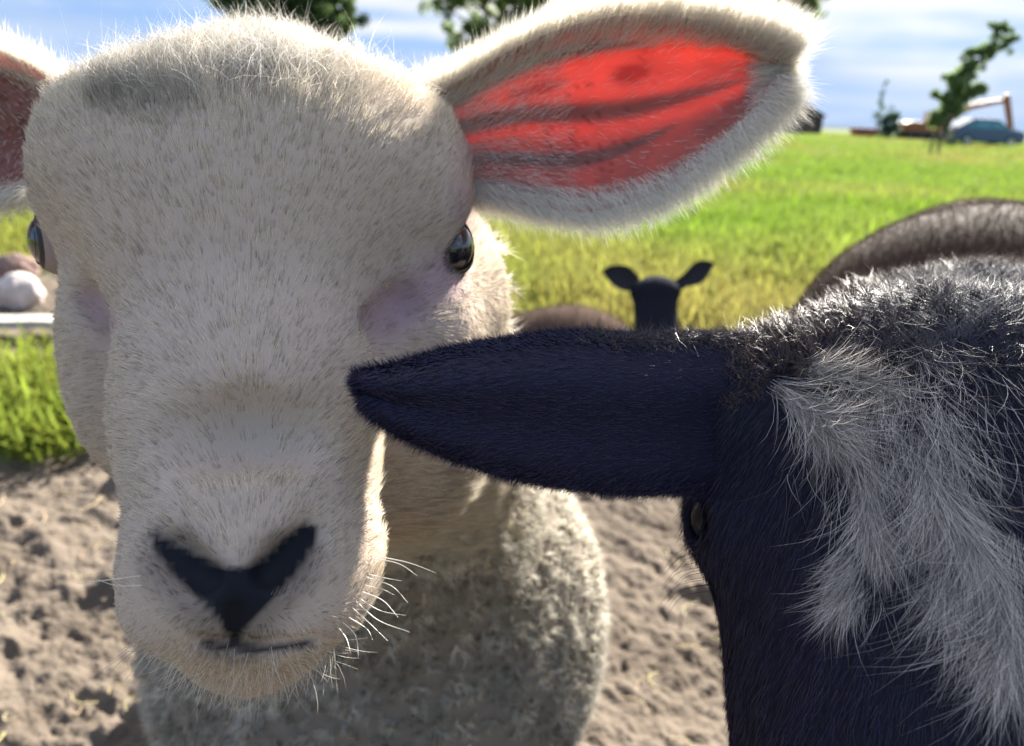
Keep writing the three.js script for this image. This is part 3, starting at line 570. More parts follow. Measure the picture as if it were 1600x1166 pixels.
// ---------------------------------------------------------------- the black lamb beside it
{
  const body = [
    EP(1500, 700, 236, 290, 200, 48, 0.02), EP(1310, 680, 240, 155, 120, 36, 0.02), EP(1540, 600, 262, 260, 110, 40, 0.02),   // skull
    C(P(1150, 645, 225), P(1300, 650, 232), 0.018, 0.028, 0.02), EP(1175, 645, 230, 88, 105, 15, 0.015), C(P(1340, 745, 208), P(1235, 775, 214), 0.015, 0.013, 0.015),                 // root of the near ear
    EP(1152, 808, 220, 80, 74, 17, 0.012),                                      // orbit
    EP(1332, 890, 226, 192, 190, 38, 0.025), EP(1560, 880, 222, 260, 260, 42, 0.03),
    C(P(1470, 760, 220), P(1480, 1180, 196), 0.055, 0.048, 0.02),               // face
    C(P(1480, 1180, 196), P(1470, 1420, 182), 0.046, 0.038, 0.03),              // muzzle, below the picture
    C(P(1325, 1000, 232), P(1335, 1220, 215), 0.026, 0.024, 0.02),
    C(P(1500, 640, 300), P(1540, 600, 500), 0.055, 0.08, 0.03),                 // neck
    EP(1260, 570, 262, 80, 45, 14, 0.015), EP(1380, 520, 290, 90, 70, 20, 0.015),
  ];
  const sh = P(1525, 590, 720); body.push(E(sh, [0.182, 0.158, 0.16], 0.03));
  const cw = toWorld(sh), back = ground(1480, 1).normalize(), side = V(-back.z, 0, back.x);
  const W = (f, s, y) => { const p = cw.clone().addScaledVector(back, f).addScaledVector(side, s); p.y = y; return fromWorld(p.x, p.y, p.z); };
  body.push(C(W(0.02, 0, cw.y - 0.01), W(0.34, 0, cw.y - 0.02), 0.15, 0.15, 0.05), C(W(0.34, 0, cw.y - 0.02), W(0.42, 0, cw.y - 0.03), 0.15, 0.125, 0.05));
  for (const s of [-1, 1]) {
    body.push(C(W(-0.02, s * 0.08, cw.y - 0.07), W(-0.01, s * 0.08, 0.2), 0.06, 0.027, 0.04), C(W(-0.01, s * 0.08, 0.2), W(-0.005, s * 0.08, 0.02), 0.025, 0.02, 0.02), C(W(-0.01, s * 0.08, 0.02), W(-0.03, s * 0.08, 0.012), 0.021, 0.018, 0.01));
    body.push(C(W(0.4, s * 0.08, cw.y - 0.05), W(0.36, s * 0.09, 0.26), 0.09, 0.045, 0.04), C(W(0.36, s * 0.09, 0.26), W(0.46, s * 0.085, 0.17), 0.04, 0.023, 0.02), C(W(0.46, s * 0.085, 0.17), W(0.43, s * 0.085, 0.02), 0.021, 0.019, 0.02), C(W(0.43, s * 0.085, 0.02), W(0.41, s * 0.085, 0.012), 0.021, 0.018, 0.01));
  }
  body.push(C(W(0.52, 0, cw.y + 0.02), W(0.56, 0, cw.y - 0.2), 0.03, 0.018, 0.03));
  const eyes = [[P(1130, 810, 218), 0.0092], [P(1960, 808, 222), 0.0092]];
  for (const [c, r] of eyes) body.push(CUT(E(c, [r + 0.0006, r + 0.0006, r + 0.0006], 0.003)));
  const f = field(body), [lo, hi] = box(body);
  const head = nets(f, [0.03, -0.16, -0.34], [0.27, 0.09, -0.14], 0.003, (x, y, z) => z > -0.315);
  const rest = nets(f, lo, hi, 0.0085, (x, y, z) => !(z > -0.309 && y > -0.155 && x > 0.035 && x < 0.265));
  const g = mergeGeometries([head, rest]);
  const base = V(cw.x + back.x * 0.2, 0, cw.z + back.z * 0.2);
  const lamb = thing('black_lamb', 'black lamb with grey forehead tufts and brown wool stretching its ear across the white lamb', 'lamb', base);
  const brown = (v) => sstep(0.25, 0.32, proj(v)[2]);
  tint(g, (v) => { const b = brown(v); return [lerp(0.011, 0.055, b), lerp(0.012, 0.036, b), lerp(0.022, 0.027, b)]; });
  part('body', g.clone(), std(1, 1, 1, { vertexColors: true, roughness: 0.85, specularIntensity: 0.3 }), lamb);
  const eyeMat = std(0.006, 0.006, 0.01, { roughness: 0.3, specularIntensity: 0.5 });
  for (const [c, r] of eyes) { const w = toWorld(c), s = new THREE.SphereGeometry(r, 28, 20); s.translate(w.x, w.y, w.z); part('eye', s, eyeMat, lamb); }
  const gloss = std(1, 1, 1, { vertexColors: true, roughness: 0.5, specularIntensity: 0.35 });
  const soft = std(1, 1, 1, { vertexColors: true, roughness: 1, transmission: 0.4, thickness: 0, specularIntensity: 0.1 });
  const facing = (v, n) => v.clone().sub(camera.position).normalize().dot(n) < 0.3 ? 1 : 0.2;
  const coat = hairs(scatter(g, 60000, (v, n) => { const q = proj(v); if (q[2] > 0.3) return 0; for (const [e, r] of eyes) if (v.distanceTo(toWorld(e)) < r + 0.0012) return 0; return facing(v, n) * (q[1] > 1300 ? 0.15 : q[0] > 1750 ? 0.3 : 1); }), (v) => {
    const q = proj(v), dx = (q[0] - 1480) / 400;
    return { dir: camDir(dx * 0.6 + (q[1] < 700 ? -0.3 : 0), q[1] < 560 ? 0.7 : -0.9, 0.1), len: 0.005 + 0.002 * rnd(), lift: 0.3, w: 0.0002, col: rnd() < 0.1 ? [0.05, 0.04, 0.045] : [0.017 + 0.011 * rnd(), 0.016 + 0.01 * rnd(), 0.038 + 0.02 * rnd()], mess: 0.25 };
  });
  part('fur', coat, gloss, lamb, 'stuff').userData.label = 'short blue black face hair';
  // ---- long pale tufts on the forehead: locks that share a direction
  const wisps = [];
  const lockAt = (x, y, ang, len, n, spread) => wisps.push([x, y, ang, len, n, spread]);
  const drift = (n, x0, y0, x1, y1, wide, a0, a1, len) => { for (let i = 0; i < n; i++) { const t = clamp(0.5 + 0.36 * gauss(), -0.1, 1.1), w = gauss() * wide; lockAt(lerp(x0, x1, t) + w * 0.7, lerp(y0, y1, t) + w, lerp(a0, a1, t) + 12 * gauss(), len * (0.6 + 0.8 * rnd()), 16 + 34 * rnd(), 5 + 5 * rnd()); } };
  drift(30, 1185, 585, 1330, 690, 26, -50, -38, 0.019);
  drift(14, 1200, 570, 1390, 600, 16, -30, -40, 0.014);
  drift(22, 1340, 730, 1390, 850, 26, -75, -100, 0.016);
  drift(16, 1300, 830, 1370, 960, 16, -130, -120, 0.013);
  drift(34, 1415, 690, 1545, 830, 40, -80, -100, 0.02);
  drift(30, 1560, 780, 1590, 1080, 40, -105, -125, 0.02);
  drift(12, 1450, 860, 1540, 960, 40, -100, -120, 0.017);
  drift(10, 1270, 600, 1560, 1000, 110, -80, -80, 0.012);
  for (let i = 0; i < 260; i++) lockAt(1420 + 130 * gauss(), 690 + 170 * gauss(), -80 + 25 * gauss(), 0.009 + 0.008 * rnd(), 5, 14);  // thin scatter of pale hairs, their colour standing in for a silvery sheen
  const tuftPts = [], tuftDir = [];
  for (const [x, y, ang, len, n, sp] of wisps) for (let i = 0; i < n * 1.7; i++) {
    const p = hit(f, x + gauss() * sp * 1.7, y + gauss() * sp * 1.7); if (!p) continue;
    const gr = gradient(f, ...p), a = (ang + gauss() * 17) * Math.PI / 180;
    tuftPts.push([toWorld(p), camDir(gr[0], gr[1], gr[2])]); tuftDir.push([camDir(Math.cos(a), Math.sin(a), 0.15), len]);
  }
  let k = 0;
  const tg = hairs(tuftPts, () => { const [d, len] = tuftDir[k++], s = rnd() < 0.3 ? 0.2 : 0.5 + 0.9 * rnd(); return { dir: d, len, lift: 0.45, w: 0.00013, col: [0.74 * s, 0.68 * s, 0.64 * s], mess: 0.16, curl: 0.6, bend: 0.2 }; }, 4);
  part('forehead_tuft', tg, soft, lamb, 'stuff').userData.label = 'long pale grey locks on the forehead, with a sheen put in as pale hairs';
  // ---- curly wool: dark curls on the crown with sun glints put into their colour as pale tones, sun-bleached brown on neck and body
  const crownMat = std(1, 1, 1, { vertexColors: true, roughness: 0.45, specularIntensity: 0.5, transmission: 0.2, thickness: 0 });
  const crown = scatter(g, 3600, (v, n) => { const q = proj(v); return q[2] < 0.31 && q[1] < 640 && q[0] > 1130 && q[0] < 1800 ? facing(v, n) * (q[1] < 600 ? 1 : 0.4) : 0; });
  part('crown_wool', locks(crown, 12, 0.0019, 0.0062, (v) => { const q = proj(v), n = clamp(0.35 + 2 * fbm(v.x * 40, v.y * 40, v.z * 40, 2)), b = sstep(1520, 1240, q[0]) * 0.85, s = 0.7 + 0.6 * rnd(); return { w: 0.00022, curl: 1.5, col: [lerp(lerp(0.03, 0.22, n * n), 0.12, b) * s, lerp(lerp(0.034, 0.21, n * n), 0.08, b) * s, lerp(lerp(0.055, 0.215, n * n), 0.063, b) * s] }; }), crownMat, lamb, 'stuff').userData.label = 'dark and brown crown wool, sun glints put in as pale colour';
  const wm = std(1, 1, 1, { vertexColors: true, roughness: 0.9, transmission: 0.25, thickness: 0, specularIntensity: 0.1 });
  part('wool', hairs(scatter(g, 110000, (v, n) => { const q = proj(v); return (q[2] > 0.285 ? 1 : 0) * (v.y < 0.22 ? 0 : 1) * facing(v, n) * (q[2] < 0.5 ? 2 : 1) * (q[0] > 1850 ? 0.3 : 1); }), (v) => { const n = clamp(0.5 + 0.8 * fbm(v.x * 30, v.y * 30, v.z * 30, 3)); return { dir: V(gauss(), gauss(), gauss()), len: 0.0085, lift: 0.9, w: 0.0006, mess: 1, curl: 1, col: [lerp(0.046, 0.078, n), lerp(0.03, 0.051, n), lerp(0.023, 0.039, n)] }; }), wm, lamb, 'stuff').userData.label = 'sun-bleached brown wool';
  // ---- ears
  const ears = [
    [[[1210, 535, 222], [1110, 525, 212], [1000, 528, 203], [900, 522, 195], [800, 532, 188], [705, 550, 181], [625, 573, 175], [560, 588, 171]],
     [[1200, 780, 222], [1090, 768, 212], [985, 768, 203], [885, 758, 195], [785, 738, 188], [695, 706, 181], [618, 668, 175], [566, 622, 171]], 1],
    [[[1800, 540, 224], [1900, 520, 216], [2010, 522, 206], [2110, 518, 200], [2210, 530, 195], [2305, 548, 190], [2385, 570, 186], [2450, 590, 184]],
     [[1810, 770, 224], [1920, 762, 216], [2025, 762, 206], [2125, 752, 200], [2225, 734, 195], [2315, 702, 190], [2392, 664, 186], [2444, 622, 184]], 0],
  ];
  const earMat = std(1, 1, 1, { vertexColors: true, roughness: 0.8, specularIntensity: 0.4 });
  for (const [up, down, main] of ears) {
    const eg = earShell(up, down, -0.007, 0.005, 90, 56, (t, s) => 0.0016 * Math.cos(5 * s + 1.2)), look = eg.clone(); tint(eg, () => [0.014, 0.013, 0.03]);
    const ear = part('ear', eg, earMat, lamb);
    const nt = 90, ns = 56, list = [], add = (n, pick) => { for (let i = 0; i < n; i++) { const [t, s, bk] = pick(), a = Math.min(nt, Math.round(t * nt)), b = Math.round((Math.asin(clamp(s, -1, 1)) / Math.PI + 0.5) * ns), id = (bk ? (nt + 1) * (ns + 1) : 0) + a * (ns + 1) + b; list.push([V(0, 0, 0).fromBufferAttribute(look.attributes.position, id).add(V(gauss(), gauss(), gauss()).multiplyScalar(0.0007)), V(0, 0, 0).fromBufferAttribute(look.attributes.normal, id), t, s]); } };
    add(main ? 22000 : 6000, () => { const e = 1 - 0.15 * rnd() ** 2; return [rnd(), rnd() < 0.5 ? e : -e, rnd() < 0.5 ? 1 : 0]; });
    add(main ? 16000 : 5000, () => [rnd(), rnd() * 2 - 1, rnd() < 0.25 ? 1 : 0]);
    add(main ? 2500 : 600, () => [0.9 + 0.1 * rnd(), rnd() * 2 - 1, rnd() < 0.5 ? 1 : 0]);
    let i = 0; const U = eg.userData.U, L = eg.userData.L, axis = U.getPoint(1).sub(U.getPoint(0)).normalize();
    const hg = hairs(list.map((e) => [e[0], e[1]]), () => {
      const [v, n, t, s] = list[i++], out = U.getPoint(t).sub(L.getPoint(t)).normalize().multiplyScalar(Math.sign(s) * 0.8 * sstep(0.5, 0.95, Math.abs(s))).addScaledVector(axis, 0.7);
      return { dir: out, len: 0.0038, lift: 0.35, w: 0.00018, col: [0.018 + 0.012 * rnd(), 0.017 + 0.011 * rnd(), 0.042 + 0.018 * rnd()], mess: 0.3 };
    });
    part('ear_fur', hg, gloss, ear, 'stuff');
    if (main) {                                           // curls along the top of the ear root, coloured paler to imitate sun glints
      const cp = list.filter((e) => e[2] < 0.42 && e[3] > 0.5).slice(0, 2500).map((e) => [e[0], e[1]]);
part('ear_wool', locks(cp.filter((e, i) => i % 2 === 0), 8, 0.0013, 0.0055, () => { const s = 0.5 + rnd(); return { w: 0.0002, curl: 1.4, col: [0.13 * s, 0.11 * s, 0.11 * s] }; }, 2), crownMat, lamb, 'stuff').userData.label = 'curls on the ear root, sun glints put in as paler colour';
    }
  }
  const lash = std(0.02, 0.018, 0.02, { roughness: 0.5 });
  for (let i = 0; i < 14; i++) { const y = 850 + i * 5.5 + 3 * gauss(), l = 40 + 35 * rnd(); part('eyelash', tube([PX(1100 + i * 0.8, y, 217), PX(1100 - l * 0.6, y + l * 0.18, 214), PX(1100 - l, y + l * (0.55 + 0.2 * rnd()), 212)], 0.00009, 8, 4), lash, lamb); }
}
// ---------------------------------------------------------------- the dark lamb lying in the grass
{
  const s = 1840, c = ground(1024, 1.74), body = [
    C(P(1024, 468, s), P(1026, 560, s - 70), 0.053, 0.05, 0.03), EP(1024, 455, s, 38, 20, 55, 0.02), C(P(1026, 560, s - 70), P(1028, 640, s - 110), 0.046, 0.032, 0.02),
    C(P(1000, 560, s + 60), P(930, 570, s + 160), 0.06, 0.1, 0.05),
    E(P(885, 556, s + 200), [0.19, 0.135, 0.17], 0.06), E(P(790, 574, s + 230), [0.16, 0.13, 0.16], 0.06), C(P(930, 650, s), P(960, 665, s - 120), 0.05, 0.03, 0.03), C(P(840, 660, s + 60), P(800, 672, s - 60), 0.05, 0.03, 0.03),
  ];
  const f = field(body), [lo, hi] = box(body), g = nets(f, lo, hi, 0.0095);
  const lamb = thing('resting_lamb', 'small dark lamb with pricked ears lying on the ground behind the black ear', 'lamb', V(c.x, 0, c.z));
  tint(g, (v) => { const q = proj(v), b = sstep(985, 965, q[0]) * (q[1] > 455 ? 1 : 0); return [lerp(0.016, 0.09, b), lerp(0.017, 0.06, b), lerp(0.026, 0.047, b)]; });
  part('body', g.clone(), std(1, 1, 1, { vertexColors: true, roughness: 1, specularIntensity: 0.1 }), lamb);
  for (const [up, down] of [[[[1000, 436, s], [985, 418, s], [966, 414, s], [950, 417, s], [942, 423, s]], [[996, 458, s], [985, 456, s], [968, 452, s], [952, 440, s], [943, 428, s]]], [[[1052, 440, s], [1068, 428, s], [1086, 410, s], [1104, 407, s], [1116, 411, s]], [[1058, 458, s], [1074, 448, s], [1090, 445, s], [1104, 434, s], [1115, 416, s]]]]) {
    const eg = earShell(up, down, 0.012, 0.008, 24, 16); part('ear', eg, std(0.016, 0.016, 0.022, { roughness: 0.9 }), lamb);
  }
  const m = std(1, 1, 1, { vertexColors: true, roughness: 1, transmission: 0.15, thickness: 0, specularIntensity: 0.1 });
  const hg = hairs(scatter(g, 16000, (v, n) => v.clone().sub(camera.position).dot(n) < 0.2 ? 1 : 0.2), (v) => { const q = proj(v), b = q[0] < 975; return { dir: V(gauss(), gauss(), gauss()), len: b ? 0.018 : 0.009, lift: b ? 0.9 : 0.4, w: 0.001, col: b ? [0.1, 0.068, 0.053] : [0.016, 0.017, 0.026], mess: 1 }; });
  part('fur', hg, m, lamb, 'stuff');
}
// ---------------------------------------------------------------- stone, plank, turf sods on the soil at the side
{
  const lump = (name, label, cat, p, r, col, k) => {
    const g = new THREE.IcosahedronGeometry(1, 5), a = g.attributes.position, v = V(0, 0, 0);
    for (let i = 0; i < a.count; i++) { v.fromBufferAttribute(a, i); const d = 1 + 0.28 * fbm(v.x * 1.4 + k, v.y * 1.4, v.z * 1.4, 3) + 0.05 * fbm(v.x * 7, v.y * 7, v.z * 7 + k, 2); a.setXYZ(i, v.x * r[0] * d, v.y * r[1] * d, v.z * r[2] * d); }
    g.computeVertexNormals();
    tint(g, (v) => { const n = fbm(v.x * 40 + k, v.y * 40, v.z * 40, 3); return col.map((c) => c * (1 + 0.5 * n)); });
    g.translate(p.x, p.y, p.z); const t = new THREE.Mesh(g, std(1, 1, 1, { vertexColors: true, roughness: 0.95 })); t.castShadow = t.receiveShadow = true;
    t.name = numbered(name); t.userData = { label, category: cat }; g.translate(-p.x, -p.y, -p.z); t.position.copy(p); scene.add(t);
  };
  const p = ground(12, 2.32); lump('stone', 'pale whitish stone lying where the grass meets the soil', 'stone', V(p.x - 0.02, 0.05, p.z), [0.075, 0.065, 0.06], [0.5, 0.44, 0.41], 2);
  const q = ground(-12, 2.45); lump('stone', 'smaller reddish brown stone behind the pale whitish one', 'stone', V(q.x - 0.02, 0.08, q.z - 0.08), [0.07, 0.05, 0.06], [0.2, 0.13, 0.11], 7);
  const b = ground(20, 2.0), plank = thing('plank', 'grey weathered plank lying flat on the soil', 'plank', V(b.x, 0, b.z));
  const g = new THREE.BoxGeometry(0.42, 0.022, 0.07, 12, 2, 3), a = g.attributes.position; for (let i = 0; i < a.count; i++) a.setY(i, a.getY(i) + 0.006 * nz(a.getX(i) * 9, a.getZ(i) * 20)); g.computeVertexNormals();
  g.rotateY(0.12); g.translate(b.x, 0.05, b.z); part('board', g, std(0.42, 0.39, 0.35, { roughness: 0.9 }), plank);
}
// ---------------------------------------------------------------- trees
function tree(name, label, px, dist, o) {
  const at = ground(px, dist), t = thing(name, label, o.category ?? 'tree', at, o.group), h = o.height, lean = V(o.lean ?? 0, 0, 0);
  const trunkTop = at.clone().add(V(lean.x * h, h * 0.82, 0)), parts = [];
  const limb = (a, b, r0, r1) => { const m = a.clone().lerp(b, 0.5).add(V(gauss(), gauss() * 0.4, gauss()).multiplyScalar(a.distanceTo(b) * 0.06)), c = new THREE.CatmullRomCurve3([a, m, b]), g = new THREE.TubeGeometry(c, 8, 1, 7, false), p = g.attributes.position; for (let i = 0; i <= 8; i++) { const q = c.getPointAt(i / 8), r = lerp(r0, r1, i / 8); for (let j = 0; j <= 7; j++) { const n = i * 8 + j; p.setXYZ(n, q.x + (p.getX(n) - q.x) * r, q.y + (p.getY(n) - q.y) * r, q.z + (p.getZ(n) - q.z) * r); } } parts.push(g); };
  limb(at.clone().add(V(0, -0.1, 0)), trunkTop, o.trunk, o.trunk * 0.3);
  const clumps = [];
  for (const [cx, cy, cr, n] of o.clumps) {
    const c = at.clone().add(V(cx, cy, 0));
    const f = clamp((cy - cr * 0.5) / (h * 0.82), 0.15, 0.95), from = at.clone().lerp(trunkTop, f * 0.85); limb(from, c, o.trunk * 0.4, o.trunk * 0.08);
    for (let i = 0; i < n; i++) clumps.push([c.clone().add(V(gauss(), gauss() * 0.8, gauss()).multiplyScalar(cr * 0.8)), cr * (0.16 + 0.16 * rnd())]);
  }
  part('trunk', mergeGeometries(parts), std(0.07, 0.055, 0.04, { roughness: 0.95 }), t);
  const pos = [], nor = [], col = [], index = [];
  for (const [c, r] of clumps) for (let i = 0; i < o.leaves; i++) {
    const d = V(gauss(), gauss(), gauss()), p = c.clone().addScaledVector(d, r), a = V(gauss(), gauss(), gauss()).normalize(), b = V(gauss(), gauss(), gauss()).cross(a).normalize(), s = o.leaf * (0.7 + 0.6 * rnd()), k = pos.length / 3, n = a.clone().cross(b), q = 0.75 + 0.5 * rnd(), yl = o.yellow ? o.yellow * rnd() : 0;
    for (const [u, w] of [[-1, 0], [0, -0.5], [1, 0], [0, 0.5]]) { pos.push(p.x + (a.x * u + b.x * w) * s, p.y + (a.y * u + b.y * w) * s, p.z + (a.z * u + b.z * w) * s); nor.push(n.x, n.y, n.z); col.push((o.colour[0] + 0.08 * yl) * q, (o.colour[1] + 0.04 * yl) * q, o.colour[2] * q); }
    index.push(k, k + 1, k + 2, k, k + 2, k + 3);
  }
  const g = new THREE.BufferGeometry();
  g.setAttribute('position', new THREE.Float32BufferAttribute(pos, 3)); g.setAttribute('normal', new THREE.Float32BufferAttribute(nor, 3)); g.setAttribute('color', new THREE.Float32BufferAttribute(col, 3)); g.setIndex(index);
  part('crown', g, std(1, 1, 1, { vertexColors: true, roughness: 1, transmission: 0.55, thickness: 0, specularIntensity: 0.1 }), t);
  return t;
}
const ring = (n, cx, cy, rx, ry, cr, k) => Array.from({ length: n }, () => { const a = rnd() * 6.283, q = Math.sqrt(rnd()); return [cx + Math.cos(a) * rx * q, cy + Math.sin(a) * ry * q, cr, k]; });
tree('broadleaf_tree', 'dense dark green tree rising behind the top of the white lamb head', 468, 20, { height: 7, trunk: 0.16, clumps: ring(26, 0, 3.6, 1.7, 1.6, 0.75, 18), leaves: 60, leaf: 0.08, colour: [0.08, 0.15, 0.06], yellow: 0.8, group: 'trees along the field' });
tree('broadleaf_tree', 'light airy tree between the white lamb head and its glowing ear', 775, 24, { height: 8, trunk: 0.14, clumps: ring(26, 0, 4.0, 1.9, 1.8, 0.75, 13), leaves: 44, leaf: 0.08, colour: [0.13, 0.2, 0.07], yellow: 0.6, group: 'trees along the field' });
tree('broadleaf_tree', 'tree whose lowest leaves show just above the glowing ear', 1158, 22, { height: 8, trunk: 0.15, clumps: ring(18, 0, 4.9, 1.3, 1.7, 0.7, 16), leaves: 55, leaf: 0.08, colour: [0.1, 0.17, 0.05], yellow: 0.8, group: 'trees along the field' });
tree('broadleaf_tree', 'slanting open tree standing beside the excavator', 1450, 46, { height: 6.4, trunk: 0.13, lean: 0.22, clumps: [[-0.3, 1.3, 0.7, 20], [0.2, 2.0, 0.75, 22], [0.7, 2.8, 0.8, 22], [0.35, 3.5, 0.85, 22], [1.0, 4.2, 0.8, 20], [1.6, 3.1, 0.6, 14], [-0.6, 2.7, 0.5, 10], [1.6, 5.2, 0.75, 18], [2.5, 5.7, 0.65, 14], [2.0, 6.3, 0.55, 12], [0.8, 5.0, 0.5, 8]], leaves: 62, leaf: 0.12, colour: [0.17, 0.26, 0.11], yellow: 0.6, group: 'trees along the field' });
tree('sapling', 'thin upright sapling beside the rounded dark bush', 1350, 60, { category: 'tree', height: 4.6, trunk: 0.06, clumps: [[0, 1.6, 0.4, 8], [0.05, 2.4, 0.4, 8], [0, 3.2, 0.35, 7], [0.1, 4.0, 0.3, 5]], leaves: 14, leaf: 0.1, colour: [0.12, 0.19, 0.12] });
tree('bush', 'rounded dark green bush beside the thin sapling', 1366, 58, { category: 'bush', height: 2.0, trunk: 0.08, clumps: ring(8, 0, 1.1, 0.65, 0.75, 0.55, 16), leaves: 24, leaf: 0.1, colour: [0.085, 0.14, 0.1] });
// ---------------------------------------------------------------- excavator, car, shed, skip, stakes
const put = (g, p, rotY = 0) => { if (rotY) g.rotateY(rotY); g.translate(p.x, p.y, p.z); return g; };
const bevel = (w, h, d, r = 0.05) => { const s = new THREE.Shape(); s.moveTo(-w / 2 + r, -h / 2); s.lineTo(w / 2 - r, -h / 2); s.lineTo(w / 2, -h / 2 + r); s.lineTo(w / 2, h / 2 - r); s.lineTo(w / 2 - r, h / 2); s.lineTo(-w / 2 + r, h / 2); s.lineTo(-w / 2, h / 2 - r); s.lineTo(-w / 2, -h / 2 + r); const g = new THREE.ExtrudeGeometry(s, { depth: d - 2 * r, bevelSize: r, bevelThickness: r, bevelSegments: 2 }); g.translate(0, 0, -(d - 2 * r) / 2); return g; };
const prof = (pts, d, r = 0.04) => { const s = new THREE.Shape(pts.map(([x, y]) => new THREE.Vector2(x, y))), g = new THREE.ExtrudeGeometry(s, { depth: d, bevelSize: r, bevelThickness: r, bevelSegments: 2 }); g.translate(0, 0, -d / 2); return g; };
{
  const at = ground(1416, 60), t = thing('excavator', 'orange excavator with its arm raised behind the blue car', 'excavator', at);
  const orange = std(0.34, 0.11, 0.03, { roughness: 0.45 }), steel = std(0.06, 0.06, 0.06, { roughness: 0.6 }), glass = std(0.3, 0.36, 0.4, { roughness: 0.06, metalness: 0.3 });
  const A = (x, y, z = 0) => V(at.x + x, y, at.z + z);
  for (const z of [-0.8, 0.8]) { const tr = part('track', put(prof([[-1.2, 0.02], [1.2, 0.02], [1.5, 0.3], [1.3, 0.6], [-1.3, 0.6], [-1.5, 0.3]], 0.42), A(0.2, 0, z)), steel, t); for (let i = -1; i <= 1; i++) { const w = new THREE.CylinderGeometry(0.2, 0.2, 0.5, 18); w.rotateX(Math.PI / 2); part('wheel', put(w, A(0.2 + i * 0.85, 0.31, z)), orange, tr); } }
  part('house', put(prof([[-1.7, 0.7], [1.1, 0.7], [1.1, 1.25], [-1.2, 1.35], [-1.7, 1.2]], 1.7, 0.06), A(0.2, 0)), orange, t);
  const cab = part('cab', put(prof([[0.0, 1.3], [1.1, 1.3], [1.2, 1.75], [0.95, 2.1], [0.0, 2.1]], 0.85, 0.05), A(0.15, 0, 0.45)), std(0.55, 0.55, 0.53, { roughness: 0.4 }), t);
  part('window', put(prof([[0.12, 1.45], [1.0, 1.45], [1.08, 1.75], [0.86, 2.0], [0.12, 2.0]], 0.02, 0.01), A(0.15, 0, 0.94)), glass, cab);
  const arm = (n, pts, w, m) => part(n, put(prof(pts, w, 0.03), A(0, 0, -0.15)), m, t);
  arm('boom', [[1.15, 1.05], [1.45, 1.0], [3.6, 2.45], [6.0, 3.05], [6.05, 3.3], [3.5, 2.8]], 0.3, orange);
  arm('stick', [[5.8, 3.55], [6.15, 3.6], [7.1, 1.15], [6.85, 1.05]], 0.24, orange);
  arm('bucket', [[6.75, 1.15], [7.2, 1.15], [7.5, 0.75], [7.25, 0.3], [6.6, 0.25], [6.75, 0.55], [6.55, 0.9]], 0.7, steel);
  arm('cylinder', [[3.6, 2.95], [3.7, 3.05], [5.9, 3.5], [5.95, 3.4]], 0.1, steel);
}
{
  const at = ground(1512, 47), t = thing('car', 'blue hatchback car parked at the far edge of the field', 'car', at), A = (x, y, z = 0) => V(at.x + x, y, at.z + z);
  const blue = std(0.035, 0.085, 0.17, { roughness: 0.35, clearcoat: 1, clearcoatRoughness: 0.05 }), glass = std(0.12, 0.3, 0.32, { roughness: 0.05, metalness: 0.4 }), rubber = std(0.02, 0.02, 0.02), rim = std(0.5, 0.5, 0.5, { metalness: 0.9, roughness: 0.3 });
  part('body', put(prof([[-1.95, 0.3], [2.0, 0.3], [2.08, 0.62], [1.95, 0.86], [1.1, 1.0], [0.35, 1.48], [-1.0, 1.5], [-1.75, 1.05], [-1.98, 0.85]], 1.6, 0.07), A(0, 0)), blue, t);
  for (const z of [-1, 1]) for (const pts of [[[-0.95, 1.02], [-0.05, 1.02], [-0.05, 1.4], [-0.85, 1.4]], [[0.06, 1.02], [0.98, 1.02], [0.36, 1.4], [0.06, 1.4]], [[-1.5, 1.04], [-1.06, 1.03], [-0.97, 1.38]]]) part('window', put(prof(pts, 0.01, 0.01), A(0, 0, z * 0.875)), glass, t);
  for (const x of [-1.25, 1.3]) for (const z of [-1, 1]) { const w = new THREE.CylinderGeometry(0.31, 0.31, 0.2, 28); w.rotateX(Math.PI / 2); const o = part('wheel', put(w, A(x, 0.31, z * 0.8)), rubber, t), r = new THREE.CylinderGeometry(0.2, 0.2, 0.04, 20); r.rotateX(Math.PI / 2); part('rim', put(r, A(x, 0.31, z * 0.9)), rim, o); }
  for (const z of [-0.6, 0.6]) { part('headlight', put(bevel(0.1, 0.14, 0.3, 0.03), A(2.1, 0.7, z)), rim, t); part('tail_light', put(bevel(0.08, 0.25, 0.2, 0.02), A(-2.0, 0.9, z)), std(0.35, 0.02, 0.02, { roughness: 0.3 }), t); }
}
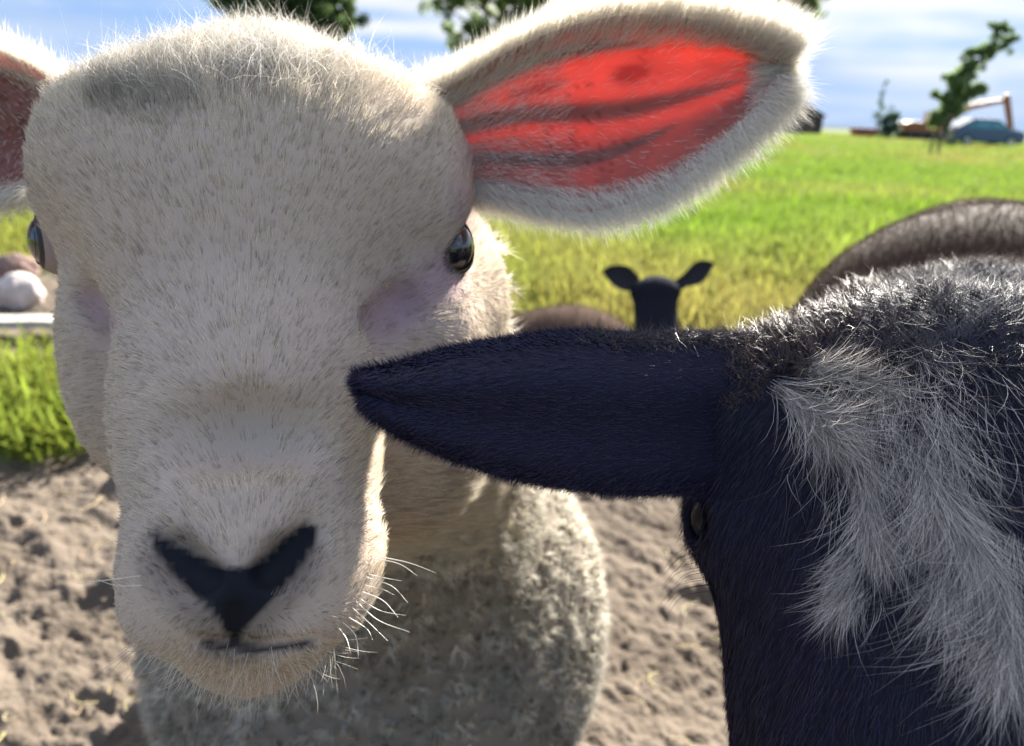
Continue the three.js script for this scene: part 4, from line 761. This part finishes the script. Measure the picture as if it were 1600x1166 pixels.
{
  const at = ground(1228, 68), t = thing('shed', 'small dark gabled shed beyond the tip of the glowing ear', 'shed', at), A = (x, y, z = 0) => V(at.x + x, y, at.z + z), wall = std(0.05, 0.045, 0.045);
  part('wall', put(prof([[-1.7, 0], [1.7, 0], [1.7, 1.5], [0, 2.35], [-1.7, 1.5]], 2.6, 0.02), A(0, 0)), wall, t);
  for (const s of [-1, 1]) { const g = new THREE.BoxGeometry(2.15, 0.08, 3.0); g.rotateZ(-s * 0.463); part('roof', put(g, A(s * 0.93, 2.02)), std(0.07, 0.06, 0.06), t); }
  part('door', put(bevel(0.8, 1.3, 0.06, 0.02), A(0.6, 0.68, 1.35)), std(0.11, 0.08, 0.06), t);
}
{
  const at = ground(1333, 62), t = thing('skip', 'low red open-topped skip beside the rounded bush', 'skip', at), A = (x, y, z = 0) => V(at.x + x, y, at.z + z), red = std(0.36, 0.1, 0.08, { roughness: 0.6 });
  for (const z of [-0.7, 0.7]) part('side', put(prof([[-0.6, 0.1], [0.6, 0.1], [0.95, 0.75], [-0.95, 0.75]], 0.03, 0.01), A(0, 0, z)), red, t);
  for (const s of [-1, 1]) { const g = new THREE.BoxGeometry(0.04, 0.74, 1.36); g.rotateZ(-s * 0.49); part('end', put(g, A(s * 0.78, 0.43)), red, t); }
  part('floor', put(new THREE.BoxGeometry(1.16, 0.04, 1.34), A(0, 0.12)), red, t);
  for (const s of [-0.4, 0.4]) part('skid', put(bevel(0.1, 0.12, 1.4, 0.02), A(s, 0.04)), red, t);
}
for (const [px, label] of [[1440, 'thin wooden fence stake standing in the field under the excavator'], [1452, 'wooden fence stake in the field under the blue car front']]) {
  const at = ground(px, 24), t = thing('fence_stake', label, 'fence stake', at, 'stakes in the field');
  const g = new THREE.CylinderGeometry(0.035, 0.045, 0.62, 10, 4), p = g.attributes.position; for (let i = 0; i < p.count; i++) p.setX(i, p.getX(i) + 0.01 * nz(p.getY(i) * 4, px)); g.computeVertexNormals();
  part('post', put(g, V(at.x, 0.3, at.z)), std(0.16, 0.13, 0.1), t);
  const top = new THREE.ConeGeometry(0.036, 0.06, 10); part('point', put(top, V(at.x, 0.64, at.z)), std(0.2, 0.16, 0.12), t);
}
renderer.render(scene, camera);
